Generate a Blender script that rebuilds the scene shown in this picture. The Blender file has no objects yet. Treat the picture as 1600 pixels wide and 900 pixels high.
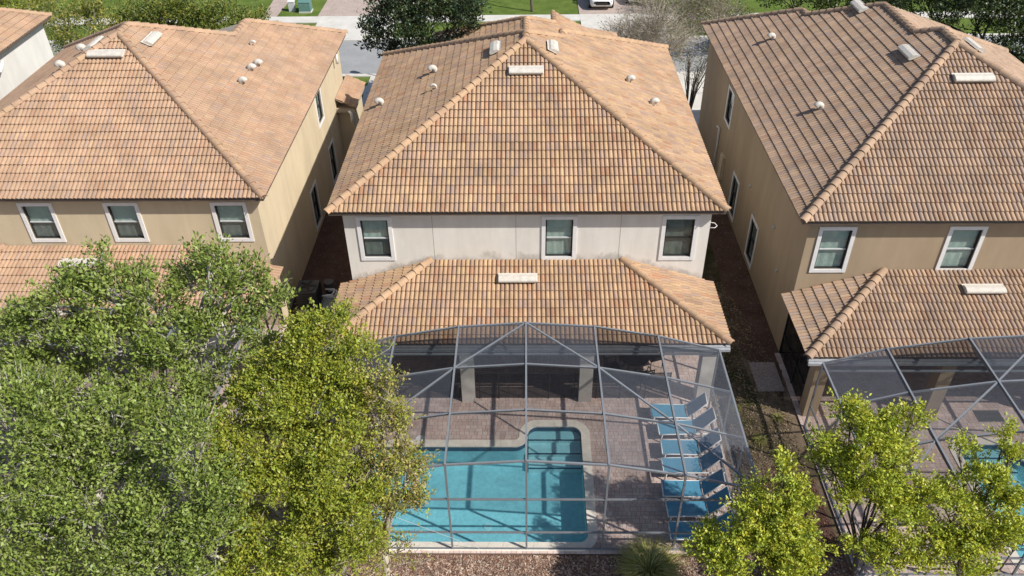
import bpy, bmesh, math, random
import numpy as np
from mathutils import Vector, Matrix
random.seed(7)
rng = np.random.default_rng(11)
scene = bpy.context.scene
col = scene.collection

# ------------------------------------------------------------ camera
CAM = np.array([-0.015, -22.627, 19.730])
PITCH, YAW, ROLL, FPX = math.radians(37.012), math.radians(-1.246), math.radians(-0.871), 1270.3
def cam_basis():
    cp, sp, cy, sy = math.cos(PITCH), math.sin(PITCH), math.cos(YAW), math.sin(YAW)
    F = np.array([sy*cp, cy*cp, -sp]); R = np.array([cy, -sy, 0.0]); U = np.cross(R, F)
    cr, sr = math.cos(ROLL), math.sin(ROLL)
    return F, R*cr + U*sr, U*cr - R*sr
CF, CR, CU = cam_basis()
cd = bpy.data.cameras.new('camera'); cam = bpy.data.objects.new('camera', cd); col.objects.link(cam)
M = Matrix.Identity(4)
for i in range(3):
    M[i][0], M[i][1], M[i][2], M[i][3] = CR[i], CU[i], -CF[i], CAM[i]
cam.matrix_world = M
cd.sensor_width = 36.0; cd.lens = 36.0*FPX/1600.0; cd.clip_start = 0.1; cd.clip_end = 2000.0
scene.camera = cam

# ------------------------------------------------------------ sky, sun, exposure
SUN = Vector((0.636, -0.320, 0.703)).normalized()
world = bpy.data.worlds.new('World'); scene.world = world; world.use_nodes = True
wn = world.node_tree.nodes; wl = world.node_tree.links
sky = wn.new('ShaderNodeTexSky'); sky.sky_type = 'NISHITA'; sky.sun_disc = False
sky.sun_elevation = math.asin(SUN.z); sky.sun_rotation = math.atan2(SUN.x, SUN.y)
wn['Background'].inputs[1].default_value = 0.10
wl.new(sky.outputs[0], wn['Background'].inputs[0])
sd = bpy.data.lights.new('sun', 'SUN'); sd.energy = 5.0; sd.angle = math.radians(0.55); sd.color = (1.0, 0.95, 0.87)
sun = bpy.data.objects.new('sun', sd); col.objects.link(sun)
sun.rotation_euler = SUN.to_track_quat('Z', 'Y').to_euler(); sun.location = (20, -10, 40)
vs = scene.view_settings
vs.view_transform = 'Standard'; vs.look = 'None'; vs.exposure = 0.22; vs.gamma = 1.0; vs.use_curve_mapping = False
scene.cycles.max_bounces = 8; scene.cycles.transparent_max_bounces = 24

def at(u, v, z=None, y=None, x=None):
    """point of the place seen at pixel (u, v) of the photograph, at a known height, depth or side"""
    d = CF + CR*(u-800)/FPX - CU*(v-450)/FPX
    t = (z-CAM[2])/d[2] if z is not None else ((y-CAM[1])/d[1] if y is not None else (x-CAM[0])/d[0])
    return CAM + d*t

# ------------------------------------------------------------ materials
MATS = {}
def new_mat(name):
    m = bpy.data.materials.new(name); m.use_nodes = True; MATS[name] = m
    return m, m.node_tree.nodes, m.node_tree.links, m.node_tree.nodes['Principled BSDF']
def noise(nt, scale, detail=4.0, rough=0.55, coord=None, vec_scale=None):
    n = nt.nodes.new('ShaderNodeTexNoise'); n.inputs['Scale'].default_value = scale
    n.inputs['Detail'].default_value = detail; n.inputs['Roughness'].default_value = rough
    if coord is not None:
        if vec_scale:
            mp = nt.nodes.new('ShaderNodeMapping'); mp.inputs['Scale'].default_value = vec_scale
            nt.links.new(coord, mp.inputs[0]); nt.links.new(mp.outputs[0], n.inputs['Vector'])
        else: nt.links.new(coord, n.inputs['Vector'])
    return n.outputs['Fac']
def ramp(nt, fac, stops):
    r = nt.nodes.new('ShaderNodeValToRGB')
    el = r.color_ramp.elements
    while len(el) < len(stops): el.new(0.5)
    for e, (p, c) in zip(el, stops): e.position = p; e.color = (*c, 1) if len(c) == 3 else c
    nt.links.new(fac, r.inputs[0]); return r.outputs[0]
def mixc(nt, fac, a, b, mode='MIX'):
    n = nt.nodes.new('ShaderNodeMix'); n.data_type = 'RGBA'; n.blend_type = mode
    for sock, v in ((n.inputs[0], fac), (n.inputs[6], a), (n.inputs[7], b)):
        if hasattr(v, 'links') or hasattr(v, 'is_linked'): nt.links.new(v, sock)
        elif isinstance(v, (int, float)): sock.default_value = v
        else: sock.default_value = (*v, 1)
    return n.outputs[2]
def bump(nt, bsdf, h, strength, dist):
    b = nt.nodes.new('ShaderNodeBump'); b.inputs['Strength'].default_value = strength; b.inputs['Distance'].default_value = dist
    nt.links.new(h, b.inputs['Height']); nt.links.new(b.outputs[0], bsdf.inputs['Normal'])
def wpos(nt):
    return nt.nodes.new('ShaderNodeNewGeometry').outputs['Position']

def plain(name, c, rough=0.6, metal=0.0, var=0.12, scale=6.0, bstr=0.0):
    m, n, l, b = new_mat(name); nt = m.node_tree
    b.inputs['Roughness'].default_value = rough; b.inputs['Metallic'].default_value = metal
    f = noise(nt, scale, 5, 0.6, wpos(nt))
    l.new(ramp(nt, f, [(0.3, tuple(x*(1-var) for x in c)), (0.7, tuple(min(1, x*(1+var)) for x in c))]), b.inputs['Base Color'])
    if bstr: bump(nt, b, noise(nt, scale*12, 3, 0.6, wpos(nt)), bstr, 0.01)
    return m
def attr_mat(name, rough, var=0.16, scale=1.1, fine=30.0, bstr=0.25, spec=0.3, patch=None):
    m, n, l, b = new_mat(name); nt = m.node_tree
    a = n.new('ShaderNodeAttribute'); a.attribute_name = 'Col'
    p = wpos(nt)
    f = noise(nt, scale, 4, 0.6, p)
    g = ramp(nt, f, [(0.32, (1-var,)*3), (0.68, (1+var,)*3)])
    c = mixc(nt, 1.0, a.outputs['Color'], g, 'MULTIPLY')
    f2 = noise(nt, fine, 3, 0.65, p)
    c = mixc(nt, 1.0, c, ramp(nt, f2, [(0.3, (0.84,)*3), (0.7, (1.14,)*3)]), 'MULTIPLY')
    if patch:
        f3 = noise(nt, 0.33, 3, 0.55, p)
        k = ramp(nt, f3, [(0.52, (0, 0, 0)), (0.66, (patch[1],)*3)])
        c = mixc(nt, k, c, patch[0])
    l.new(c, b.inputs['Base Color']); b.inputs['Roughness'].default_value = rough
    b.inputs['Specular IOR Level'].default_value = spec
    if bstr: bump(nt, b, f2, bstr, 0.004)
    return m
attr_mat('roof_tile', 0.82, patch=((0.37, 0.27, 0.20), 0.22))
attr_mat('paver', 0.85, var=0.12, scale=0.9, fine=45)
attr_mat('chips', 0.9, var=0.25, scale=1.5, fine=25)

def stucco(name, c, stain=None):
    m, n, l, b = new_mat(name); nt = m.node_tree; p = wpos(nt)
    b.inputs['Roughness'].default_value = 0.9; b.inputs['Specular IOR Level'].default_value = 0.15
    f = noise(nt, 0.7, 6, 0.62, p, (1, 1, 0.45))
    cc = ramp(nt, f, [(0.3, tuple(x*0.87 for x in c)), (0.7, tuple(min(0.85, x*1.07) for x in c))])
    # rain streaks
    st = noise(nt, 3.0, 3, 0.6, p, (1, 1, 0.12))
    cc = mixc(nt, 1.0, cc, ramp(nt, st, [(0.35, (0.945, 0.94, 0.925)), (0.6, (1, 1, 1))]), 'MULTIPLY')
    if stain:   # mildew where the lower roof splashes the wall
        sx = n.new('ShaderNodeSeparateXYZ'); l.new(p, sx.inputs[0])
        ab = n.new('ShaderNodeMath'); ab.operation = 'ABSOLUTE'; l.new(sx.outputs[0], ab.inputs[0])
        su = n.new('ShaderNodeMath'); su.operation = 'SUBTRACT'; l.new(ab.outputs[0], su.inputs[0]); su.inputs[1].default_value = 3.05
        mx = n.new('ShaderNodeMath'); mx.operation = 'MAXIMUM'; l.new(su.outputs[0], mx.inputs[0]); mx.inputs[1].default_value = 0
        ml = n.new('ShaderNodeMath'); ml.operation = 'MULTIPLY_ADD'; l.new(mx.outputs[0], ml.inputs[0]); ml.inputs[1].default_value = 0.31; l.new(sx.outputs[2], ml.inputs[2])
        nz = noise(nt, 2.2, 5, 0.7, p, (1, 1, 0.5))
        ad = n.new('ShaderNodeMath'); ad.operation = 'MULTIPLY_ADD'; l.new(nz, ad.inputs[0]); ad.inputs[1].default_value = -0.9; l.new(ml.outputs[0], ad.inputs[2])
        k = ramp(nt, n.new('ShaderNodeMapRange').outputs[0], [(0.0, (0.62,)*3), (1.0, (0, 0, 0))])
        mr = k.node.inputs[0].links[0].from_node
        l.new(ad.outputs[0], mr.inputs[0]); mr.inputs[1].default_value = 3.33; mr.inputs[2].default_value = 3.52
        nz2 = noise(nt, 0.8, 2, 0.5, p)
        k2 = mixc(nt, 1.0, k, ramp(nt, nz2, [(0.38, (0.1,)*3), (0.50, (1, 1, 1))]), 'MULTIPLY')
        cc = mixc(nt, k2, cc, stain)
    l.new(cc, b.inputs['Base Color'])
    bump(nt, b, noise(nt, 55, 4, 0.7, p), 0.35, 0.006)
    return m
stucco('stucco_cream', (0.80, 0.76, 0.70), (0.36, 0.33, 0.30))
stucco('stucco_tan', (0.62, 0.515, 0.36))
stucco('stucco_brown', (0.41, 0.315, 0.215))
stucco('stucco_white', (0.66, 0.64, 0.61))
plain('trim_white', (0.78, 0.77, 0.76), 0.6, var=0.05, bstr=0.15)
plain('vent_white', (0.56, 0.52, 0.46), 0.6, var=0.14, scale=7)
plain('fascia', (0.10, 0.075, 0.06), 0.6)
plain('soffit', (0.40, 0.34, 0.27), 0.8)
plain('bronze', (0.035, 0.035, 0.036), 0.4, 0.3)
plain('gutter_grey', (0.42, 0.44, 0.47), 0.45, 0.2)
plain('cage_alu', (0.23, 0.245, 0.265), 0.45, 0.2, var=0.08, scale=4)
plain('white_frame', (0.82, 0.82, 0.81), 0.35, var=0.04)
plain('sling_blue', (0.085, 0.30, 0.46), 0.75, var=0.10, scale=14, bstr=0.1)
plain('dark_metal', (0.03, 0.028, 0.027), 0.45, 0.4)
plain('ac_dark', (0.07, 0.07, 0.072), 0.5)
plain('coping', (0.82, 0.76, 0.66), 0.8, var=0.10, scale=5, bstr=0.3)
plain('concrete', (0.55, 0.53, 0.49), 0.9, var=0.10, scale=1.2, bstr=0.3)
plain('curtain', (0.50, 0.56, 0.535), 0.9, var=0.1)
plain('room_dark', (0.16, 0.18, 0.17), 0.9, var=0.3, scale=3)  # dark sheet behind uncurtained panes, stands in for the dark room
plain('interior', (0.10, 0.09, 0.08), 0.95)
plain('utility_green', (0.11, 0.22, 0.20), 0.5)
plain('utility_grey', (0.52, 0.54, 0.55), 0.5)
plain('car_white', (0.78, 0.78, 0.78), 0.18, var=0.02)
plain('rubber', (0.02, 0.02, 0.02), 0.8)
plain('chrome', (0.55, 0.55, 0.56), 0.2, 0.9)
plain('red_lens', (0.35, 0.02, 0.02), 0.2)
plain('bark_grey', (0.42, 0.39, 0.345), 0.9, var=0.35, scale=9, bstr=0.5)
plain('bark_dark', (0.10, 0.08, 0.065), 0.9, var=0.35, scale=9, bstr=0.5)
plain('bark_pale', (0.40, 0.35, 0.29), 0.9, var=0.25, scale=9, bstr=0.4)
plain('mat_grey', (0.16, 0.155, 0.15), 0.9, var=0.2, scale=30)
plain('step_plaster', (0.86, 0.90, 0.90), 0.8, var=0.05)  # lighter look of shallow water put into the step colour
plain('pool_tile', (0.03, 0.09, 0.16), 0.3, var=0.3, scale=20)

def ground_mat(name, cols, scale, scale2, bs):
    m, n, l, b = new_mat(name); nt = m.node_tree; p = wpos(nt)
    f = noise(nt, scale, 6, 0.65, p); g = noise(nt, scale2, 4, 0.7, p)
    c = ramp(nt, f, cols)
    c = mixc(nt, 1.0, c, ramp(nt, g, [(0.3, (0.62,)*3), (0.7, (1.3,)*3)]), 'MULTIPLY')
    l.new(c, b.inputs['Base Color']); b.inputs['Roughness'].default_value = 0.95; b.inputs['Specular IOR Level'].default_value = 0.1
    bump(nt, b, g, 0.8, bs)
ground_mat('dirt', [(0.30, (0.075, 0.075, 0.03)), (0.45, (0.16, 0.12, 0.075)), (0.58, (0.30, 0.225, 0.155)), (0.75, (0.20, 0.14, 0.095))], 0.55, 22, 0.04)
ground_mat('mulch', [(0.3, (0.105, 0.062, 0.045)), (0.7, (0.20, 0.125, 0.092))], 1.2, 28, 0.05)
ground_mat('lawn', [(0.3, (0.075, 0.125, 0.022)), (0.7, (0.15, 0.20, 0.045))], 0.9, 30, 0.05)
ground_mat('side_grass', [(0.35, (0.05, 0.06, 0.022)), (0.5, (0.10, 0.085, 0.045)), (0.62, (0.20, 0.15, 0.10)), (0.8, (0.13, 0.095, 0.06))], 1.1, 26, 0.05)
ground_mat('asphalt', [(0.3, (0.27, 0.275, 0.285)), (0.7, (0.33, 0.335, 0.34))], 0.8, 60, 0.004)
ground_mat('walk_paver', [(0.3, (0.36, 0.29, 0.255)), (0.7, (0.46, 0.38, 0.34))], 1.5, 12, 0.01)

def screen_mat(name, alpha, c):
    m, n, l, b = new_mat(name); nt = m.node_tree
    out = n['Material Output']
    tr = n.new('ShaderNodeBsdfTransparent'); mx = n.new('ShaderNodeMixShader')
    df = n.new('ShaderNodeBsdfDiffuse'); df.inputs[0].default_value = (*c, 1)
    tl = n.new('ShaderNodeBsdfTranslucent'); tl.inputs[0].default_value = (*c, 1)
    m2 = n.new('ShaderNodeMixShader'); m2.inputs[0].default_value = 0.25
    l.new(df.outputs[0], m2.inputs[1]); l.new(tl.outputs[0], m2.inputs[2])
    n.remove(b)
    f = noise(nt, 2.5, 4, 0.6, wpos(nt))
    mr = n.new('ShaderNodeMapRange'); l.new(f, mr.inputs[0]); mr.inputs[1].default_value = 0.3; mr.inputs[2].default_value = 0.7
    mr.inputs[3].default_value = alpha*0.88; mr.inputs[4].default_value = alpha*1.12
    l.new(mr.outputs[0], mx.inputs[0]); l.new(tr.outputs[0], mx.inputs[1]); l.new(m2.outputs[0], mx.inputs[2])
    l.new(mx.outputs[0], out.inputs[0])
screen_mat('screen_clear', 0.41, (0.026, 0.027, 0.033))
screen_mat('screen_faded', 0.46, (0.095, 0.105, 0.13))
screen_mat('screen_hazy', 0.52, (0.14, 0.15, 0.18))  # haze over slanted mesh put into a paler, denser colour
screen_mat('screen_wall', 0.20, (0.045, 0.046, 0.055))
screen_mat('fence_mesh', 0.68, (0.02, 0.02, 0.024)); screen_mat('screen_door', 0.86, (0.02, 0.02, 0.022))

def glass_mat(name, tint, fac):
    m, n, l, b = new_mat(name); nt = m.node_tree; out = n['Material Output']; n.remove(b)
    tr = n.new('ShaderNodeBsdfTransparent'); tr.inputs[0].default_value = (*tint, 1)
    gl = n.new('ShaderNodeBsdfGlossy'); gl.inputs['Roughness'].default_value = 0.03
    lw = n.new('ShaderNodeLayerWeight'); lw.inputs[0].default_value = 0.5      # Schlick: same from both sides of the pane
    pw = n.new('ShaderNodeMath'); pw.operation = 'POWER'; pw.inputs[1].default_value = 5.0; l.new(lw.outputs['Facing'], pw.inputs[0])
    ma = n.new('ShaderNodeMath'); ma.operation = 'MULTIPLY_ADD'; ma.inputs[1].default_value = 0.9; ma.inputs[2].default_value = fac
    l.new(pw.outputs[0], ma.inputs[0]); mx = n.new('ShaderNodeMixShader')
    bp = n.new('ShaderNodeBump'); bp.inputs['Strength'].default_value = 0.01; bp.inputs['Distance'].default_value = 0.02
    l.new(noise(nt, 1.6, 2, 0.5, wpos(nt)), bp.inputs['Height']); l.new(bp.outputs[0], gl.inputs['Normal'])
    l.new(ma.outputs[0], mx.inputs[0]); l.new(tr.outputs[0], mx.inputs[1]); l.new(gl.outputs[0], mx.inputs[2]); l.new(mx.outputs[0], out.inputs[0])
glass_mat('glass', (0.90, 0.94, 0.925), 0.04)
glass_mat('glass_dark', (0.72, 0.75, 0.745), 0.04)
def water_mat():
    m, n, l, b = new_mat('water'); nt = m.node_tree; out = n['Material Output']; n.remove(b)
    tr = n.new('ShaderNodeBsdfTransparent'); tr.inputs[0].default_value = (0.58, 0.86, 0.92, 1)
    gl = n.new('ShaderNodeBsdfGlossy'); gl.inputs['Roughness'].default_value = 0.04
    fr = n.new('ShaderNodeFresnel'); fr.inputs[0].default_value = 1.33
    bp = n.new('ShaderNodeBump'); bp.inputs['Strength'].default_value = 0.16; bp.inputs['Distance'].default_value = 0.04
    l.new(noise(nt, 5, 3, 0.5, wpos(nt)), bp.inputs['Height']); l.new(bp.outputs[0], gl.inputs['Normal']); l.new(bp.outputs[0], fr.inputs['Normal'])
    mx = n.new('ShaderNodeMixShader'); l.new(fr.outputs[0], mx.inputs[0]); l.new(tr.outputs[0], mx.inputs[1]); l.new(gl.outputs[0], mx.inputs[2]); l.new(mx.outputs[0], out.inputs[0])
water_mat()
def plaster_mat():
    m, n, l, b = new_mat('pool_plaster'); nt = m.node_tree; p = wpos(nt)
    f = noise(nt, 0.6, 3, 0.5, p); g = noise(nt, 7, 4, 0.7, p)
    c = ramp(nt, f, [(0.3, (0.56, 0.76, 0.80)), (0.7, (0.64, 0.82, 0.85))])
    c = mixc(nt, 1.0, c, ramp(nt, g, [(0.35, (0.88,)*3), (0.65, (1.08,)*3)]), 'MULTIPLY')
    l.new(c, b.inputs['Base Color']); b.inputs['Roughness'].default_value = 0.8
plaster_mat()
def leaf_mat(name, gloss=0.25, trans=0.30):
    m, n, l, b = new_mat(name); nt = m.node_tree; out = n['Material Output']
    a = n.new('ShaderNodeAttribute'); a.attribute_name = 'Col'
    b.inputs['Roughness'].default_value = 0.45; b.inputs['Specular IOR Level'].default_value = gloss
    l.new(a.outputs['Color'], b.inputs['Base Color'])
    t = n.new('ShaderNodeBsdfTranslucent')
    l.new(mixc(nt, 1.0, a.outputs['Color'], (1.25, 1.15, 0.6), 'MULTIPLY'), t.inputs[0])
    mx = n.new('ShaderNodeMixShader'); mx.inputs[0].default_value = trans
    l.new(b.outputs[0], mx.inputs[1]); l.new(t.outputs[0], mx.inputs[2]); l.new(mx.outputs[0], out.inputs[0])
leaf_mat('leaf', 0.4, 0.22); leaf_mat('leaf_glossy', 0.7, 0.12)

# ------------------------------------------------------------ mesh helpers
class MB:
    def __init__(s): s.v = []; s.f = []; s.c = []
    def add(s, vs_, fs, c=None):
        o = len(s.v); s.v.extend([tuple(map(float, p)) for p in vs_])
        for f in fs: s.f.append([i+o for i in f]); s.c.append(c)
        return s
    def box(s, x0, x1, y0, y1, z0, z1, c=None):
        return s.add([(x0,y0,z0),(x1,y0,z0),(x1,y1,z0),(x0,y1,z0),(x0,y0,z1),(x1,y0,z1),(x1,y1,z1),(x0,y1,z1)],
                     [(0,3,2,1),(4,5,6,7),(0,1,5,4),(1,2,6,5),(2,3,7,6),(3,0,4,7)], c)
    def bar(s, p, q, w, h, up=(0, 0, 1), c=None):
        p, q = Vector(p), Vector(q); d = (q-p).normalized(); u = Vector(up)
        r = d.cross(u)
        if r.length < 1e-4: r = d.cross(Vector((1, 0, 0)))
        r.normalize(); u = r.cross(d).normalized()
        vs_ = [e + r*(a*w/2) + u*(b*h/2) for e in (p, q) for a, b in ((-1,-1),(1,-1),(1,1),(-1,1))]
        return s.add(vs_, [(0,1,2,3),(7,6,5,4),(0,4,5,1),(1,5,6,2),(2,6,7,3),(3,7,4,0)], c)
    def tube(s, pts, rad, n=8, c=None):
        pts = [Vector(p) for p in pts]
        if not hasattr(rad, '__len__'): rad = [rad]*len(pts)
        o = len(s.v); prev = None
        for i, p in enumerate(pts):
            d = (pts[min(i+1, len(pts)-1)] - pts[max(i-1, 0)]).normalized()
            if prev is None:
                a = d.orthogonal().normalized()
            else:
                a = (prev - d*prev.dot(d)); a = a.normalized() if a.length > 1e-5 else d.orthogonal().normalized()
            prev = a; b = d.cross(a)
            for k in range(n):
                t = 2*math.pi*k/n; s.v.append(tuple(p + (a*math.cos(t) + b*math.sin(t))*rad[i]))
        for i in range(len(pts)-1):
            for k in range(n):
                k2 = (k+1) % n
                s.f.append([o+i*n+k, o+i*n+k2, o+(i+1)*n+k2, o+(i+1)*n+k]); s.c.append(c)
        s.f.append([o+k for k in reversed(range(n))]); s.c.append(c)
        s.f.append([o+(len(pts)-1)*n+k for k in range(n)]); s.c.append(c)
        return s
    def prism(s, poly, z0, z1, c=None):
        n = len(poly)
        vs_ = [(x, y, z0) for x, y in poly] + [(x, y, z1) for x, y in poly]
        return s.add(vs_, [tuple(reversed(range(n))), tuple(range(n, 2*n))] + [(i, (i+1) % n, n+(i+1) % n, n+i) for i in range(n)], c)
    def mesh(s, name, smooth=False):
        me = bpy.data.meshes.new(name); me.from_pydata(s.v, [], s.f)
        if any(x is not None for x in s.c):
            a = me.attributes.new('Col', 'FLOAT_COLOR', 'FACE')
            a.data.foreach_set('color', [k for x in s.c for k in (*(x or (0.5, 0.5, 0.5)), 1.0)])
        if smooth: me.polygons.foreach_set('use_smooth', [True]*len(me.polygons))
        me.update(); return me
    def obj(s, name, mat, parent=None, smooth=False):
        return link(name, s.mesh(name, smooth), mat, parent)
def link(name, me, mat=None, parent=None, kind=None):
    o = bpy.data.objects.new(name, me); col.objects.link(o)
    if me is not None and mat is not None and len(me.materials) == 0: me.materials.append(MATS[mat])
    if parent is not None: o.parent = parent
    if kind: o['kind'] = kind
    return o
def thing(name, label, cat, loc=(0, 0, 0), rz=0.0, group=None):
    o = bpy.data.objects.new(name, None); col.objects.link(o); o.location = loc; o.rotation_euler = (0, 0, rz)
    o.empty_display_size = 0.3
    return tag(o, label, cat, group)
def tag(o, label, cat, group=None):
    o['label'] = label; o['category'] = cat
    if group: o['group'] = group
    return o
def struct(o): o['kind'] = 'structure'; return o
def stuff(o): o['kind'] = 'stuff'; return o
def copy_tree(o, parent=None):
    c = o.copy(); col.objects.link(c); c.parent = parent
    for ch in list(o.children): copy_tree(ch, c)
    return c
def fill(name, loops, z, mat, parent=None):
    """flat sheet bounded by loops (first outer, rest holes)"""
    bm = bmesh.new(); ed = []
    for lp in loops:
        vs_ = [bm.verts.new((x, y, z)) for x, y in lp]
        ed += [bm.edges.new((vs_[i], vs_[(i+1) % len(vs_)])) for i in range(len(vs_))]
    bmesh.ops.triangle_fill(bm, edges=ed, use_beauty=True)
    for f in bm.faces:
        if f.normal.z < 0: f.normal_flip()
    me = bpy.data.meshes.new(name); bm.to_mesh(me); bm.free()
    return link(name, me, mat, parent)
def rect(x0, x1, y0, y1): return [(x0, y0), (x1, y0), (x1, y1), (x0, y1)]

# ------------------------------------------------------------ pool outline
def arc(cx, cy, r, a0, a1, n=7):
    return [(cx + r*math.cos(math.radians(a0+(a1-a0)*i/n)), cy + r*math.sin(math.radians(a0+(a1-a0)*i/n))) for i in range(n+1)]
POOL = ([(-4.9, -8.50)] + arc(1.48, -8.24, 0.26, -90, 0) + arc(1.42, -4.37, 0.34, 0, 90) + arc(0.37, -4.37, 0.34, 90, 180)
        + arc(-0.42, -4.46, 0.45, 0, -90) + [(-4.9, -4.91)])
def offset(poly, d):
    out = []; n = len(poly)
    for i in range(n):
        a, b, c = (Vector(poly[(i+k) % n]) for k in (-1, 0, 1))
        d1, d2 = (b-a).normalized(), (c-b).normalized()
        nn = (Vector((d1.y, -d1.x)) + Vector((d2.y, -d2.x)))
        nn = nn/max(nn.length_squared/2, 0.3)
        out.append((b.x + nn.x*d, b.y + nn.y*d))
    return out
def mirror(poly, xm, dy): return [(xm - x, y + dy) for x, y in reversed(poly)]
XM, DYR = 15.40, -0.75
POOL_R = mirror(POOL, XM, DYR)
def inside(poly, x, y):
    r = False; n = len(poly); j = n-1
    for i in range(n):
        xi, yi = poly[i]; xj, yj = poly[j]
        if (yi > y) != (yj > y) and x < (xj-xi)*(y-yi)/(yj-yi)+xi: r = not r
        j = i
    return r

# ------------------------------------------------------------ ground, street
DECK = rect(-6.25, 6.25, -8.86, 0.30); DECK_R = rect(8.98, 21.6, -9.6, -0.4); DECK_L = rect(-21.6, -9.1, -7.9, 1.25)
struct(fill('ground', [rect(-260, 260, -120, 420), rect(-6.0, 6.0, -8.7, -3.2), rect(9.3, 21.4, -9.5, -4.2)], -0.06, 'dirt'))
g = struct(fill('mulch_bed', [[(-6.6, -30), (12, -30), (12, -9.75), (8.9, -9.75), (8.75, -6.4), (7.5, -6.0), (6.3, -8.86), (-6.6, -8.86)]], -0.045, 'mulch'))
struct(fill('mulch_bed', [rect(-9.3, -6.1, -2.4, 15.5)], -0.045, 'mulch'))
struct(fill('mulch_bed', [[(8.15, 14), (9.2, 14), (9.2, -0.3), (8.7, -2.9), (7.75, -0.2), (7.95, 5.0)]], -0.040, 'mulch'))
struct(fill('side_yard', [[(6.1, -4.0), (7.9, -4.0), (7.75, -0.2), (7.95, 5.0), (8.15, 14), (6.1, 14)]], -0.045, 'side_grass'))
struct(fill('road', [rect(-200, 200, 25.7, 31.6)], -0.05, 'asphalt'))
for nm, y0, y1 in (('kerb', 25.35, 25.7), ('kerb', 31.6, 31.95)):
    struct(MB().box(-200, 200, y0, y1, -0.06, 0.02).obj(nm, 'concrete'))
struct(MB().box(-200, 200, 35.2, 36.5, -0.06, 0.012).obj('sidewalk', 'concrete'))
struct(MB().box(-200, 200, 22.6, 23.9, -0.06, 0.012).obj('sidewalk', 'concrete'))
struct(fill('lawn', [rect(-200, 200, 31.95, 60)], -0.045, 'lawn'))
struct(fill('lawn', [rect(-200, 200, 16.5, 25.35)], -0.045, 'lawn'))
struct(fill('driveway', [[(-14.9, 31.95), (-9.0, 31.95), (-9.6, 36.5), (-14.95, 36.5)]], 0.022, 'concrete'))
struct(fill('driveway', [rect(-15.2, -9.6, 36.5, 48)], 0.0, 'walk_paver'))
struct(fill('driveway', [rect(3.9, 9.8, 36.5, 48)], 0.0, 'walk_paver'))
struct(fill('driveway', [rect(3.9, 9.8, 31.95, 36.5)], 0.022, 'concrete'))
struct(fill('driveway', [rect(-9.6, -6.6, 16.0, 25.35)], 0.022, 'concrete'))
struct(fill('driveway', [rect(5.0, 11.5, 17.0, 25.35)], 0.022, 'concrete'))
struct(fill('path', [[(-19.2, 36.5), (-18.2, 36.5), (-18.0, 44), (-19.6, 44)]], 0.0, 'walk_paver'))
# chips of bark mulch along the rear of the lot
def chips(name, poly, n, pal, zs):
    m = MB(); xs = [p[0] for p in poly]; ys = [p[1] for p in poly]; k = 0
    while k < n:
        x, y = random.uniform(min(xs), max(xs)), random.uniform(min(ys), max(ys))
        if not inside(poly, x, y): continue
        k += 1; L, w = random.uniform(0.014, 0.045), random.uniform(0.006, 0.016); a = random.uniform(0, 6.28); t = random.uniform(-0.5, 0.5)
        dx, dy, dz = math.cos(a)*L, math.sin(a)*L, math.sin(t)*L*0.6; ex, ey = -math.sin(a)*w, math.cos(a)*w
        z = zs + random.uniform(0.002, 0.016) + abs(dz)
        cc = random.choice(pal); f = random.uniform(0.7, 1.25)
        m.add([(x-dx-ex, y-dy-ey, z-dz), (x+dx-ex, y+dy-ey, z+dz), (x+dx+ex, y+dy+ey, z+dz+0.006), (x-dx+ex, y-dy+ey, z-dz+0.006), (x, y, z-0.012)],
              [(0, 1, 2, 3), (1, 0, 4), (3, 2, 4)], tuple(q*f for q in cc))
    return stuff(m.obj(name, 'chips'))
MP = [(0.24, 0.15, 0.11), (0.17, 0.10, 0.075), (0.36, 0.26, 0.20), (0.30, 0.17, 0.11), (0.44, 0.35, 0.28)]
tag(chips('mulch_chips', rect(-6.5, 8.8, -10.6, -8.92), 26000, MP, -0.045), 'loose brown bark chips along the front of the pool deck', 'mulch')
tag(chips('mulch_chips', [(6.6, -9), (8.8, -9.6), (8.8, -6.2), (7.4, -5.6)], 2600, [(0.20, 0.09, 0.06), (0.14, 0.07, 0.05), (0.26, 0.14, 0.10)], -0.045), 'reddish brown bark chips between the two pool cages', 'mulch')
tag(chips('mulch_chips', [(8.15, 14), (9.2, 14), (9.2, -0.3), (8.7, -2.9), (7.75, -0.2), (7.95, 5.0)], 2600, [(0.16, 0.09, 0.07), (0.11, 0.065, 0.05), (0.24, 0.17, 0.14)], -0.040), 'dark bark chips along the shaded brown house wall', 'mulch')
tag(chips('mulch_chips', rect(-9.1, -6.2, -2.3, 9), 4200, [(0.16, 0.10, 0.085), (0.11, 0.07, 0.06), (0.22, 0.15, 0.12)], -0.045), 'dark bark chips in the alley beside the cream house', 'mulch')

LIT = [(0.34, 0.25, 0.16), (0.26, 0.18, 0.11), (0.42, 0.33, 0.22), (0.18, 0.12, 0.08), (0.20, 0.19, 0.07)]
tag(chips('leaf_litter', [(6.3, -8.8), (8.7, -6.0), (8.8, -0.8), (7.9, 4), (6.2, 4)], 5200, LIT, -0.043), 'dry leaves and twigs strewn on the ground between the two cages', 'leaf litter')
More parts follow.
